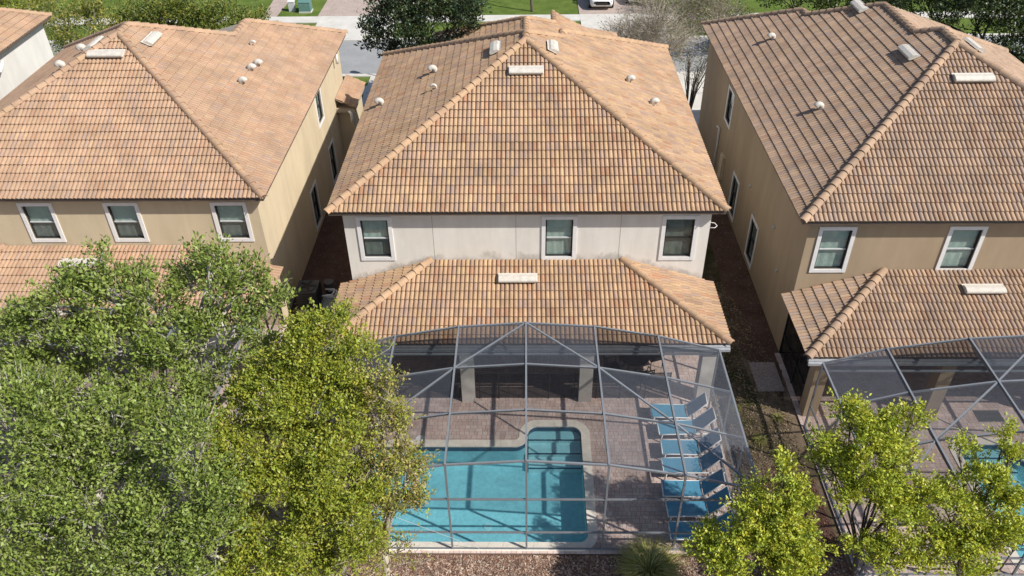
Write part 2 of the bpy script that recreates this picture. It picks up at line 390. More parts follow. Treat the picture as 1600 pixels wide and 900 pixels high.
# ------------------------------------------------------------ decks and pavers
PAV = [(0.57, 0.44, 0.39), (0.61, 0.475, 0.425), (0.54, 0.405, 0.355), (0.59, 0.45, 0.395), (0.63, 0.51, 0.46), (0.57, 0.46, 0.42)]
def deck(area, hole, keep):
    d = struct(fill('patio_deck', [area] + ([hole] if hole else []), -0.016, 'mulch'))
    x0, x1, y0, y1 = area[0][0], area[1][0], area[0][1], area[2][1]
    m = MB(); y = y0; r = 0
    while y < y1-0.02:
        h = (0.16, 0.16, 0.11)[r % 3]; x = x0 - random.uniform(0, 0.2)
        while x < x1:
            w = random.choice((0.11, 0.16, 0.16, 0.22)); cx, cy = x+w/2, y+h/2
            a, b = max(x, x0)+0.004, min(x+w, x1)-0.004
            if b-a > 0.02 and (hole is None or not inside(keep, cx, cy)):
                f = random.uniform(0.92, 1.08); z = random.uniform(-0.0025, 0.0025)
                cc = random.choice(PAV)
                m.box(a, b, y+0.004, min(y+h, y1)-0.004, -0.03, z, tuple(q*f for q in cc))
            x += w
        y += h; r += 1
    stuff(m.obj('paver_field', 'paver', d))
    return d
COPE, COPE_R = offset(POOL, 0.28), offset(POOL_R, 0.28)
deck(DECK, offset(POOL, 0.05), offset(POOL, 0.15)); deck(DECK_R, offset(POOL_R, 0.05), offset(POOL_R, 0.15)); deck(DECK_L, None, None)
# stepping slab beside the neighbour's screen door
struct(MB().box(7.95, 8.85, -2.35, -0.9, -0.05, 0.0).obj('paver_pad', 'walk_paver'))

def pool(label, poly, steps_sign):
    p = thing('swimming_pool', label, 'pool', (sum(x for x, _ in poly)/len(poly), -6.5, -0.8))
    ox, oy, oz = p.location
    loc = [(x-ox, y-oy) for x, y in poly]
    n = len(loc)
    # coping stones: ring of single slabs
    outer = offset(poly, 0.28)
    pts, outp = [], []
    for i in range(n):          # split the ring in stones of about 0.35 m
        a, b = Vector(poly[i]), Vector(poly[(i+1) % n]); A, B = Vector(outer[i]), Vector(outer[(i+1) % n])
        k = max(1, round((b-a).length/0.42))
        for j in range(k): pts.append(a.lerp(b, j/k)); outp.append(A.lerp(B, j/k))
    for i in range(len(pts)):
        j = (i+1) % len(pts)
        q = [pts[i].lerp(pts[j], 0.006), outp[i].lerp(outp[j], 0.006), outp[i].lerp(outp[j], 0.994), pts[i].lerp(pts[j], 0.994)]
        q = [(v.x-ox, v.y-oy) for v in q]
        MB().prism(q, 0.8-0.05, 0.8+0.022).obj('coping_stone', 'coping', p)
    w = MB(); w.add([(x, y, 0.02) for x, y in loc] + [(x, y, 0.78) for x, y in loc], [(i, n+i, n+(i+1) % n, (i+1) % n) for i in range(n)])
    w.obj('basin_wall', 'pool_plaster', p)
    band = offset(poly, -0.006); band = [(x-ox, y-oy) for x, y in band]
    MB().add([(x, y, 0.60) for x, y in band] + [(x, y, 0.77) for x, y in band], [(i, n+i, n+(i+1) % n, (i+1) % n) for i in range(n)]).obj('waterline_tiles', 'pool_tile', p)
    fl = fill('basin_floor', [loc], 0.03, 'pool_plaster', p)
    fill('water', [offset(loc, -0.008)], 0.725, 'water', p)
    for q in ((-1.2, -7.4), (0.9, -7.7)):
        qx, qy = (q[0], q[1]) if steps_sign > 0 else (XM-q[0], q[1]+DYR)
        MB().tube([(qx-ox, qy-oy, 0.031), (qx-ox, qy-oy, 0.05)], 0.12, 14).obj('drain_cover', 'white_frame', p)
    sx0, sx1 = (0.05, 1.74) if steps_sign > 0 else (XM-1.74, XM-0.05); dy = 0 if steps_sign > 0 else DYR
    for k, (ya, yb, zt) in enumerate(((-4.42, -4.05, 0.58), (-4.86, -4.42, 0.42), (-5.32, -4.86, 0.25))):
        s = MB().box(sx0-ox, sx1-ox, ya+dy-oy, yb+dy-oy, 0.035, zt).obj('step', 'step_plaster', p)
        MB().box(sx0-ox, sx1-ox, ya+dy-oy-0.004, ya+dy-oy+0.03, zt-0.03, zt+0.004).obj('step_trim', 'pool_tile', s)
    return p
pool('blue swimming pool with stepped alcove behind the cream house', POOL, 1)
pool('blue swimming pool partly hidden by yellow green trees behind the brown house', POOL_R, -1)

# ------------------------------------------------------------ roof tiles
TW, TE, TL = 0.302, 0.345, 0.40
def tile_geom():
    prof = []
    for b in range(2):
        for t, z in ((0.045, 0.0), (0.085, 0.034), (0.24, 0.060), (0.5, 0.068), (0.76, 0.060), (0.915, 0.034), (0.955, 0.0)):
            prof.append(((b+t)*TW/2, z, b))
    n = len(prof); up = 0.044
    V = [(x, -0.02, z+up) for x, z, _ in prof] + [(x, TL-0.02, z-0.004) for x, z, _ in prof]
    V += [(x, -0.02, z+up) for x, z, _ in prof] + [(x, -0.014, max(z-0.026, -0.004)+up) for x, z, _ in prof]
    Fs, br = [], []
    for i in range(n-1): Fs.append((i, i+1, n+i+1, n+i)); br.append(prof[i][2])
    for i in range(n-1): Fs.append((3*n+i, 3*n+i+1, 2*n+i+1, 2*n+i)); br.append(prof[i][2])
    return np.array(V), Fs, br
TV, TF, TB = tile_geom()
PALS = {
 'mixed': [((0.420, 0.277, 0.171), 6), ((0.373, 0.191, 0.110), 2.4), ((0.331, 0.234, 0.185), 3.2), ((0.457, 0.310, 0.176), 4), ((0.278, 0.181, 0.130), 1.6), ((0.399, 0.258, 0.168), 5)],
 'pinkish': [((0.420, 0.277, 0.179), 6), ((0.383, 0.224, 0.140), 2.2), ((0.347, 0.247, 0.196), 2.8), ((0.436, 0.296, 0.184), 3), ((0.404, 0.261, 0.174), 6)],
 'tawny': [((0.378, 0.260, 0.176), 6), ((0.341, 0.206, 0.135), 1.8), ((0.320, 0.240, 0.195), 3.2), ((0.399, 0.279, 0.185), 4), ((0.299, 0.207, 0.150), 2)]}
def pick(p):
    r = random.uniform(0, sum(w for _, w in p))
    for c, w in p:
        r -= w
        if r <= 0: break
    f = random.uniform(0.93, 1.07); mean = [sum(q[k]*w for q, w in p)/sum(w for _, w in p) for k in range(3)]
    return tuple((0.82*x+0.18*mx)*f for x, mx in zip(c, mean))
VAR, CAPV = {}, {}
NV = 22
capprof = [(-0.125, -0.045), (-0.108, 0.022), (-0.062, 0.068), (0.0, 0.085), (0.062, 0.068), (0.108, 0.022), (0.125, -0.045)]
for pn, pal in PALS.items():
    VAR[pn] = []; CAPV[pn] = []
    for k in range(NV):
        base = pick(pal); cc = [tuple(0.15*a+0.85*b for a, b in zip(base, pick(pal))) for _ in range(2)]
        m = MB(); m.add(TV, []); m.f = [list(f) for f in TF]; m.c = [cc[b] for b in TB]
        me = m.mesh('tile', True); me.materials.append(MATS['roof_tile']); VAR[pn].append((me, cc))
    for k in range(10):
        c_ = pick(pal[:1]*2 + pal[-1:] + pal[3:4]); m = MB()
        V = [(0, 0, 0)]*0; n = len(capprof)
        V = [(-0.03, x*1.16, z*1.08+0.04) for x, z in capprof] + [(0.42, x*1.02, z*0.95) for x, z in capprof]
        V += [(-0.03, x*1.16, z*1.08+0.04) for x, z in capprof] + [(-0.022, x*1.0, z*0.85) for x, z in capprof]
        m.add(V, [(i+1, i, n+i, n+i+1) for i in range(n-1)] + [(2*n+i, 2*n+i+1, 3*n+i+1, 3*n+i) for i in range(n-1)], c_)
        me = m.mesh('ridge_cap', True); me.materials.append(MATS['roof_tile']); CAPV[pn].append(me)
def clip_poly(pts, planes):
    for (px, py, nx, ny) in planes:
        out = []
        for i in range(len(pts)):
            a, b = pts[i], pts[(i+1) % len(pts)]
            da, db = (a[0]-px)*nx+(a[1]-py)*ny, (b[0]-px)*nx+(b[1]-py)*ny
            if da >= 0: out.append(a)
            if (da >= 0) != (db >= 0):
                t = da/(da-db); out.append(tuple(a[k]+(b[k]-a[k])*t for k in range(3)))
        pts = out
        if len(pts) < 3: return None
    return pts
class Roof:
    """collects the tiles of one house: full tiles (as placements) and those cut at the hips"""
    def __init__(s, pal): s.pal = pal; s.full = []; s.cut = MB(); s.caps = []
    def face(s, O, e, g, pieces, phase=0.0):
        O, e, g = np.array(O, float), np.array(e, float), np.array(g, float); n = np.cross(e, g)
        R3 = np.stack([e, g, n], axis=1)
        for poly in pieces:
            ar = sum(poly[i][0]*poly[(i+1) % len(poly)][1]-poly[(i+1) % len(poly)][0]*poly[i][1] for i in range(len(poly)))
            if ar < 0: poly = poly[::-1]
            pl = []
            for i in range(len(poly)):
                a, b = poly[i], poly[(i+1) % len(poly)]; dx, dy = b[0]-a[0], b[1]-a[1]; L = math.hypot(dx, dy)
                if abs(dy) < 1e-6 and a[1] < 1e-6: continue       # eave: tiles overhang
                pl.append((a[0], a[1], -dy/L, dx/L))
            bmax = max(p[1] for p in poly); amin, amax = min(p[0] for p in poly), max(p[0] for p in poly)
            for r in range(int(bmax/TE)+1):
                for k in range(int((amin-phase)/TW)-1, int((amax-phase)/TW)+2):
                    x, y = k*TW+phase, r*TE
                    cs = [(x, y), (x+TW, y), (x, y+TL), (x+TW, y+TL)]
                    dmin = min((c[0]-q[0])*q[2]+(c[1]-q[1])*q[3] for c in cs for q in pl)
                    if x+TW < amin or x > amax: continue
                    vi = random.randrange(NV)
                    j = random.uniform(-0.004, 0.004)
                    if dmin >= 0: s.full.append((O + e*x + g*(y+j), e, g, n, vi)); continue
                    if any(max((c[0]-q[0])*q[2]+(c[1]-q[1])*q[3] for c in cs) < 0 for q in pl): continue
                    cc = VAR[s.pal][vi][1]
                    for f, b in zip(TF, TB):
                        pts = clip_poly([(TV[i][0]+x, TV[i][1]+y, TV[i][2]) for i in f], pl)
                        if pts: s.cut.add([O + R3 @ np.array(p) for p in pts], [tuple(range(len(pts)))], cc[b])
    def cap_line(s, p, q, lift=0.075):
        p, q = Vector(p), Vector(q); d = q-p; L = d.length; d.normalize()
        side = Vector((0, 0, 1)).cross(d).normalized(); up = d.cross(side).normalized()
        k = max(1, round(L/0.355)); st = L/k
        for i in range(k):
            s.caps.append((p + d*(st*i) + up*(lift+random.uniform(-0.004, 0.004)), d, side, up, random.randrange(10)))
    def emit(s, parent, capparent, loc, n_obj, prefer=None):
        loc = np.array(loc, float)
        def keyf(t):
            w = t[0]+loc; d = np.linalg.norm(w-CAM)
            dd = w-CAM; z = dd@CF; u, v = 800+FPX*(dd@CR)/z, 450-FPX*(dd@CU)/z
            vis = 5 < u < 1590 and 5 < v < 895 and (prefer is None or prefer(u, v))
            return d*math.sqrt(1.0/max(0.05, float((-dd/d)@t[3]))) + (0 if vis else 1000)
        fl = sorted(s.full, key=keyf)
        for P, e, g, n, vi in fl[:n_obj]:
            o = link('tile', VAR[s.pal][vi][0], None, parent)
            o.matrix_basis = Matrix(((e[0], g[0], n[0], P[0]), (e[1], g[1], n[1], P[1]), (e[2], g[2], n[2], P[2]), (0, 0, 0, 1)))
        rest = fl[n_obj:]; nv = len(TV)
        V = np.concatenate([P + TV @ np.stack([e, g, n]) for P, e, g, n, vi in rest]) if rest else np.zeros((0, 3))
        m = s.cut; o0 = len(m.v); m.v.extend(map(tuple, V.tolist()))
        for i, (P, e, g, n, vi) in enumerate(rest):
            cc = VAR[s.pal][vi][1]; b0 = o0+i*nv
            for f, b in zip(TF, TB): m.f.append([b0+q for q in f]); m.c.append(cc[b])
        stuff(m.obj('tile_field', 'roof_tile', parent, True))
        for P, d, sd_, up, vi in s.caps:
            o = link('ridge_cap', CAPV[s.pal][vi], None, capparent)
            o.matrix_basis = Matrix(((d[0], sd_[0], up[0], P[0]), (d[1], sd_[1], up[1], P[1]), (d[2], sd_[2], up[2], P[2]), (0, 0, 0, 1)))

# ------------------------------------------------------------ house parts
def wall_panel(m, P0, ex, W, z0, z1, opens, reveal=0.10):
    """vertical wall from P0 along unit ex (outside on the right-hand side of ex) with rectangular openings (a0,a1,z0,z1)"""
    P0, ex = Vector(P0), Vector(ex); nrm = Vector((ex.y, -ex.x, 0))
    A = sorted({0.0, W} | {a for o in opens for a in o[:2]}); Z = sorted({z0, z1} | {z for o in opens for z in o[2:]})
    for i in range(len(A)-1):
        for j in range(len(Z)-1):
            ca, cz = (A[i]+A[i+1])/2, (Z[j]+Z[j+1])/2
            if any(o[0] < ca < o[1] and o[2] < cz < o[3] for o in opens): continue
            q = [P0+ex*a+Vector((0, 0, z)) for a, z in ((A[i], Z[j]), (A[i+1], Z[j]), (A[i+1], Z[j+1]), (A[i], Z[j+1]))]
            m.add(q, [(0, 1, 2, 3)])
    for a0, a1, b0, b1 in opens:
        c = [P0+ex*a+Vector((0, 0, z)) for a, z in ((a0, b0), (a1, b0), (a1, b1), (a0, b1))]; d = [p-nrm*reveal for p in c]
        m.add(c+d, [(i, (i+1) % 4, 4+(i+1) % 4, 4+i) for i in range(4)])
def window(parent, P0, ex, a, z0, w, h, trim='trim_white', curtain='half', tw=0.13):
    """window centred at a along the wall; opening w x h from z0; returns the opening"""
    P0, ex = Vector(P0), Vector(ex); nrm = Vector((ex.y, -ex.x, 0)); up = Vector((0, 0, 1))
    def slab(name, mat, a0, a1, zz0, zz1, d0, d1, par):
        m = MB(); vs_ = [P0+ex*x+up*z+nrm*d for d in (d0, d1) for x, z in ((a0, zz0), (a1, zz0), (a1, zz1), (a0, zz1))]
        m.add(vs_, [(3, 2, 1, 0), (4, 5, 6, 7), (0, 1, 5, 4), (1, 2, 6, 5), (2, 3, 7, 6), (3, 0, 4, 7)])
        return m.obj(name, mat, par)
    a0, a1, z1 = a-w/2, a+w/2, z0+h
    f = MB()
    def addslab(x0, x1, zz0, zz1, d0, d1):
        vs_ = [P0+ex*x+up*z+nrm*d for d in (d0, d1) for x, z in ((x0, zz0), (x1, zz0), (x1, zz1), (x0, zz1))]
        f.add(vs_, [(3, 2, 1, 0), (4, 5, 6, 7), (0, 1, 5, 4), (1, 2, 6, 5), (2, 3, 7, 6), (3, 0, 4, 7)])
    b = 0.045
    for args in ((a0, a0+b, z0, z1), (a1-b, a1, z0, z1), (a0+b, a1-b, z0, z0+b), (a0+b, a1-b, z1-b, z1)): addslab(*args, -0.09, -0.035)
    win = f.obj('window', 'bronze', parent)
    zm = z0+h*0.5
    slab('meeting_rail', 'utility_grey' if curtain != 'none' else 'bronze', a0+b, a1-b, zm-0.022, zm+0.022, -0.08, -0.03, win)
    slab('pane', 'glass', a0+b, a1-b, zm+0.022, z1-b, -0.062, -0.056, win)
    slab('pane', 'glass_dark' if curtain == 'half' else 'glass', a0+b, a1-b, z0+b, zm-0.022, -0.076, -0.070, win)
    slab('trim', trim, a0-tw, a0, z0-tw, z1+tw, -0.02, 0.035, win); slab('trim', trim, a1, a1+tw, z0-tw, z1+tw, -0.02, 0.035, win)
    slab('trim', trim, a0, a1, z0-tw, z0, -0.02, 0.032, win); slab('trim', trim, a0, a1, z1, z1+tw, -0.02, 0.032, win)
    # curtain behind the panes, gently pleated; for 'none' a dark sheet stands in for the room
    m = MB(); N = 18
    V = []
    for i in range(N+1):
        x = a0-0.05+(w+0.1)*i/N; d = -0.115+0.005*math.sin(i*1.3)
        for z in (z0-0.1, z1+0.1): V.append(P0+ex*x+up*z+nrm*d)
    m.add(V, [(2*i, 2*i+2, 2*i+3, 2*i+1) for i in range(N)])
    m.obj('curtain', {'half': 'curtain', 'none': 'room_dark', 'full': 'curtain'}[curtain], win)
    return (a0, a1, z0, z1)
def vent_long(parent, P, ex, g, w):
    """off-ridge vent: a long low hood lying on the slope, mouth towards the eave"""
    P, ex, g = Vector(P), Vector(ex), Vector(g); n = ex.cross(g).normalized()
    prof = [(0.20, 0.10), (0.13, 0.19), (0.0, 0.235), (-0.15, 0.23), (-0.18, 0.20), (-0.18, 0.13), (-0.10, 0.10)]
    k = len(prof); m = MB()
    V = [P+ex*(sx*w/2)+g*a+n*b for sx in (-1, 1) for a, b in prof]
    m.add(V, [tuple(reversed(range(k))), tuple(range(k, 2*k))] + [((i+1) % k, i, k+i, k+(i+1) % k) for i in range(k)])
    o = m.obj('roof_vent', 'vent_white', parent)
    f = MB(); q = [P+ex*(sx*(w/2+0.03))+g*a+n*0.118 for sx, a in ((-1, -0.12), (1, -0.12), (1, 0.24), (-1, 0.24))]
    f.add(q, [(0, 1, 2, 3)]); f.obj('flashing', 'vent_white', o)
def vent_hood(parent, P, gx, r=0.13):
    """goose-neck pipe vent turned down the slope"""
    P, gx = Vector(P), Vector(gx); up = Vector((0, 0, 1)); pts = [P-up*0.1, P+up*0.12]; r *= 0.8
    for i in range(1, 7):
        a = math.pi*i/6*0.92; pts.append(P+up*(0.12+0.10*math.sin(a))+gx*(0.10*(1-math.cos(a))))
    o = MB().tube(pts, [r*0.85, r*0.85]+[r]*4+[r*1.05, r*1.08], 10).obj('vent_pipe', 'vent_white', parent, True)
    return o
SL = 0.512; CP, SP = 1/math.hypot(1, SL), SL/math.hypot(1, SL); HE = 5.75

def house(label, loc, pal, wall, trim, wing_side, yr, wings, lside, win_rear, win_side, side_for_win, n_obj, prefer=None, lanai=True, stain=False, vents=(), longs=(), joints=(), curt=None):
    """wing_side: +1/-1 side carrying the front wings; yr: front end of the main ridge; wings: [(drop t1, L1), ...]"""
    H = thing('house', label, 'house', loc)
    W = wing_side; zr = HE+SL*6.5
    rf = Roof(pal)
    roof = None
    # slab under the tiles
    d = MB()
    def pt(x, y, z): return (x*1.0, y, z)
    d.add([pt(-6.5, 0, HE), pt(6.5, 0, HE), pt(0, 6.5, zr)], [(0, 1, 2)])
    for sgn in (-1, 1):
        d.add([pt(6.5*sgn, 0, HE), pt(6.5*sgn, yr+6.5, HE), pt(0, yr, zr), pt(0, 6.5, zr)], [(0, 1, 2, 3) if sgn > 0 else (3, 2, 1, 0)])
    d.add([pt(-6.5, yr+6.5, HE), pt(0, yr, zr), pt(6.5, yr+6.5, HE)], [(0, 1, 2)])
    L0 = yr+6.5; tprev = 6.5
    for t1, L1 in wings:
        dx = 6.5-t1; zw = HE+SL*t1; xo = dx-t1
        d.add([(W*6.5, L0, HE), (W*6.5, L1, HE), (W*dx, L1-t1, zw), (W*dx, L0-t1, zw)], [(0, 1, 2, 3)])
        d.add([(W*dx, L0-t1, zw), (W*dx, L1-t1, zw), (W*xo, L1, HE), (W*xo, L0, HE)], [(0, 1, 2, 3)])
        d.add([(W*xo, L1, HE), (W*dx, L1-t1, zw), (W*6.5, L1, HE)], [(0, 1, 2)])
        L0 = L1
    roof = d.obj('roof', 'soffit', H)
    # eave fascia and soffit
    Lw = wings[-1][1] if wings else yr+6.5
    def ylen(s): return Lw if s == W else yr+6.5
    fb = MB(); fb.box(-6.49, 6.49, 0.0, 0.035, HE-0.10, HE-0.012); fb.box(-6.49, -6.455, 0.035, ylen(-1), HE-0.10, HE-0.012); fb.box(6.455, 6.49, 0.035, ylen(1), HE-0.10, HE-0.012)
    fb.obj('fascia', 'fascia', H)
    sf = MB(); sf.box(-6.45, 6.45, 0.036, 0.42, HE-0.095, HE-0.08); sf.box(-6.45, -5.9, 0.42, ylen(-1), HE-0.095, HE-0.08); sf.box(5.9, 6.45, 0.42, ylen(1), HE-0.095, HE-0.08)
    sf.obj('soffit', 'soffit', H)
    # tile faces
    rf.face((-6.5, 0, HE), (1, 0, 0), (0, CP, SP), [[(0, 0), (13, 0), (6.5, 6.5/CP)]], 0.05)
    for s in (-1, 1):
        L = ylen(s); pcs = [[(0, 0), (6.5, 6.5), (yr, 6.5), (yr+6.5, 0)]]
        if s == W:
            L0 = yr+6.5
            for t1, L1 in wings: pcs.append([(L0, 0), (L0-t1, t1), (L1-t1, t1), (L1, 0)]); L0 = L1
        if s > 0: rf.face((6.5, 0, HE), (0, 1, 0), (-CP, 0, SP), [[(y, t/CP) for y, t in p] for p in pcs])
        else: rf.face((-6.5, L, HE), (0, -1, 0), (CP, 0, SP), [[(L-y, t/CP) for y, t in p] for p in pcs])
    L0 = yr+6.5
    for t1, L1 in wings:
        xo = 6.5-2*t1
        if W < 0: rf.face((-xo, 0, HE), (0, 1, 0), (-CP, 0, SP), [[(y, t/CP) for y, t in ((L0, 0), (L1, 0), (L1-t1, t1), (L0-t1, t1))]])
        L0 = L1
    # caps
    rf.cap_line((-6.5, 0, HE), (0, 6.5, zr)); rf.cap_line((6.5, 0, HE), (0, 6.5, zr)); rf.cap_line((0, 6.5, zr), (0, yr, zr), 0.075)
    rf.cap_line((-W*6.5, yr+6.5, HE), (0, yr, zr)); prev = (0, yr, zr); L0 = yr+6.5
    for t1, L1 in wings:
        dx = 6.5-t1; zw = HE+SL*t1
        rf.cap_line((W*dx, L0-t1, zw), prev); rf.cap_line((W*dx, L0-t1, zw), (W*dx, L1-t1, zw), 0.05); prev = (W*dx, L1-t1, zw); L0 = L1
    rf.cap_line((W*6.5, L0, HE), prev)
    # walls
    m = MB(); yw = 0.32; xw = 6.12
    rear = (Vector((-xw, yw, 0)), Vector((1, 0, 0))); ops = []
    for i, (x, z0, w, h) in enumerate(win_rear):
        ops.append(window(H, rear[0], rear[1], x+xw, z0, w, h, trim, (curt[i] if curt else 'half')))
    if lanai: ops.append((1.6, 10.6, 0.0, 2.25))
    wall_panel(m, rear[0], rear[1], 2*xw, 0, HE-0.07, ops)
    for s in (-1, 1):
        L = ylen(s)-0.35
        P0, ex = (Vector((xw, yw, 0)), Vector((0, 1, 0))) if s > 0 else (Vector((-xw, L, 0)), Vector((0, -1, 0)))
        ops = []
        if s == side_for_win:
            for (y, z0, w, h) in win_side:
                a = y-yw if s > 0 else L-y
                ops.append(window(H, P0, ex, a, z0, w, h, trim, 'none', 0.11))
        wall_panel(m, P0, ex, L-yw, 0, HE-0.07, ops)
    m.add([(-xw, ylen(-1)-0.35, 0), (xw, ylen(1)-0.35, 0), (xw, ylen(1)-0.35, HE-0.07), (-xw, ylen(-1)-0.35, HE-0.07)], [(1, 0, 3, 2)])
    m.obj('wall', wall, H)
    for x in joints: MB().box(x-0.007, x+0.007, yw-0.004, yw, 3.5, HE-0.14).obj('control_joint', 'soffit', H)
    if lanai:
        # sliding glass doors in the shade of the lanai
        for k in range(4):
            a = -xw+1.6+k*2.25; fr = MB()
            for x0, x1, z0, z1 in ((a, a+0.06, 0, 2.25), (a+2.19, a+2.25, 0, 2.25), (a+0.06, a+2.19, 0, 0.08), (a+0.06, a+2.19, 2.17, 2.25)): fr.box(x0, x1, yw+0.03, yw+0.08, z0, z1)
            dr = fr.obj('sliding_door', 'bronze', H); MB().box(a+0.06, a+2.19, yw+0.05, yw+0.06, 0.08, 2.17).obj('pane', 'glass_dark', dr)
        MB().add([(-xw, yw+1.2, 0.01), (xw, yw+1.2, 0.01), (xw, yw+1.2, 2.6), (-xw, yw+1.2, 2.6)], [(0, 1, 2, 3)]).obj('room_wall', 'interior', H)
        # lanai hip roof
        ye, ze, s2, tp = -2.92, 2.60, 0.315, yw; run = tp-ye; zt = ze+s2*run; c2, sn = 1/math.hypot(1, s2), s2/math.hypot(1, s2)
        ld = MB(); ld.add([(-6.5, ye, ze), (6.5, ye, ze), (6.5-run, tp, zt), (-6.5+run, tp, zt)], [(0, 1, 2, 3)])
        ld.add([(6.5, ye, ze), (6.5, tp, ze), (6.5-run, tp, zt)], [(0, 1, 2)]); ld.add([(-6.5, tp, ze), (-6.5, ye, ze), (-6.5+run, tp, zt)], [(0, 1, 2)])
        lr = ld.obj('lanai_roof', 'soffit', H)
        rf.face((-6.5, ye, ze), (1, 0, 0), (0, c2, sn), [[(0, 0), (13, 0), (13-run, run/c2), (run, run/c2)]], 0.02)
        rf.face((6.5, ye, ze), (0, 1, 0), (-c2, 0, sn), [[(0, 0), (run, 0), (run, run/c2)]])
        rf.face((-6.5, tp, ze), (0, -1, 0), (c2, 0, sn), [[(0, 0), (run, 0), (0, run/c2)]])
        n0 = len(rf.caps)
        rf.cap_line((-6.5, ye, ze), (-6.5+run-0.05, tp-0.05, zt)); rf.cap_line((6.5, ye, ze), (6.5-run+0.05, tp-0.05, zt))
        MB().box(-6.2, 6.2, ye+0.25, tp, ze-0.06, ze-0.03).obj('lanai_ceiling', 'soffit', H)
        gt = MB(); gt.box(-6.49, 6.49, ye-0.09, ye+0.02, ze-0.13, ze-0.035); gt.box(-6.49, 6.49, ye-0.14, ye-0.05, ze-0.20, ze-0.10); gt.obj('gutter', 'gutter_grey', H)
        MB().box(-6.2, 6.2, ye+0.03, ye+0.33, ze-0.35, ze-0.131).obj('lanai_beam', wall, H)
        for x in (-5.92, -1.97, 1.97, 5.92): MB().box(x-0.22, x+0.22, ye-0.0+0.02, ye+0.46, 0, ze-0.352).obj('column', wall, H)
        vent_long(lr, (-0.3, tp-0.86, ze+s2*(run-0.86)+0.03), (1, 0, 0), (0, c2, sn), 1.28)
        for s in (-1, 1):   # screened sides of the lanai
            fr = MB()
            for y in (ye+0.5, (ye+tp)/2, tp-0.05): fr.box(s*6.1-0.03, s*6.1+0.03, y-0.03, y+0.03, 0, ze-0.06)
            fr.box(s*6.1-0.028, s*6.1+0.028, ye+0.5, tp-0.05, 0.85, 0.91)
            sf_ = fr.obj('side_screen_frame', 'bronze', H)
            MB().add([(s*6.1, ye+0.5, 0), (s*6.1, tp, 0), (s*6.1, tp, ze-0.06), (s*6.1, ye+0.5, ze-0.06)], [(0, 1, 2, 3)]).obj('screen_panel', 'screen_door' if (W < 0 and s < 0) else 'screen_wall', sf_)
    # roof vents
    for x, y, w in longs:
        if y is None: continue
        if x == 'rear': vent_long(roof, (w[0], y, HE+SL*y+0.03), (1, 0, 0), (0, CP, SP), w[1])
        else:
            s = 1 if x > 0 else -1
            vent_long(roof, (x, y, HE+SL*(6.5-abs(x))+0.03), (0, s, 0), (-s*CP, 0, SP), w)
    for x, y, r in vents:
        s = 1 if x > 0 else -1
        vent_hood(roof, (x, y, HE+SL*(6.5-abs(x))+0.03), (s, 0, 0), r)
    rf.emit(roof, roof, loc, n_obj, prefer)
    return H

WR = 1.50
HC = house('cream two storey house with orange tan tile roof behind the blue pool', (0, 0, 0), 'mixed', 'stucco_cream', 'trim_white', 1, 7.24,
      [(5.08, 14.40)], 13.74, [(-5.10, 3.78, 0.92, WR), (1.10, 3.78, 0.92, WR), (5.12, 3.76, 0.95, 1.52)], [], 0, 300,
      lanai=True, joints=(-3.15, -0.35, 3.15), curt=('half', 'full', 'none'),
      longs=[('rear', 5.12, (0.0, 1.2)), (-1.10, 6.9, 0.95), (0.95, 6.75, 0.95)],
      vents=[(-3.57, 7.94, 0.14), (-5.70, 7.35, 0.14), (-3.35, 6.01, 0.06), (3.94, 7.3, 0.13), (4.74, 6.1, 0.13)])
HL = house('tan two storey house with orange tile roof, lit side wall beside the alley', (-15.36, 0.95, 0), 'pinkish', 'stucco_tan', 'trim_white', 1, 7.45,
      [(3.60, 15.76)], 13.95, [(-1.60, 3.95, 0.95, 1.35), (1.38, 3.95, 0.95, 1.35), (5.11, 3.95, 0.98, 1.35)],
      [(10.15, 3.75, 0.95, 1.35), (11.0, 0.35, 0.95, 1.75), (7.0, 0.35, 0.95, 1.75)], 1, 300, prefer=lambda u, v: v < 330,
      longs=[('rear', 5.52, (-0.19, 1.3)), (0.95, 6.95, 1.1), (-1.1, 6.7, 1.1)],
      vents=[(4.23, 8.6, 0.15), (4.13, 8.0, 0.15), (4.14, 6.67, 0.14), (3.65, 10.15, 0.07), (-2.2, 5.9, 0.16), (-1.9, 7.2, 0.16)])
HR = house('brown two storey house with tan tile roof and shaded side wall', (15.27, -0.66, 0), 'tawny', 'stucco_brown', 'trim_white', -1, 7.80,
      [(5.88, 17.55), (3.60, 18.21)], 14.3, [(-5.18, 3.70, 0.95, 1.55), (-1.00, 3.70, 0.95, 1.55), (3.4, 3.70, 0.95, 1.55)],
      [(12.2, 3.40, 0.95, 1.45), (9.23, 0.35, 0.95, 1.75), (5.65, 0.35, 0.95, 1.75)], -1, 300,
      longs=[('rear', 5.0, (0.15, 1.35)), (-1.28, 7.05, 1.1), (-1.34, 12.3, 1.1), (1.2, 7.6, 1.1)], curt=('full', 'full', 'half'),
      vents=[(-4.45, 13.15, 0.14), (-4.45, 5.97, 0.14)])
HF = house('pale far house with pinkish tile roof at the photo corner', (-31.4, 5.7, 0), 'pinkish', 'stucco_white', 'trim_white', 1, 7.45,
      [], 13.95, [], [], 0, 60, lanai=False)
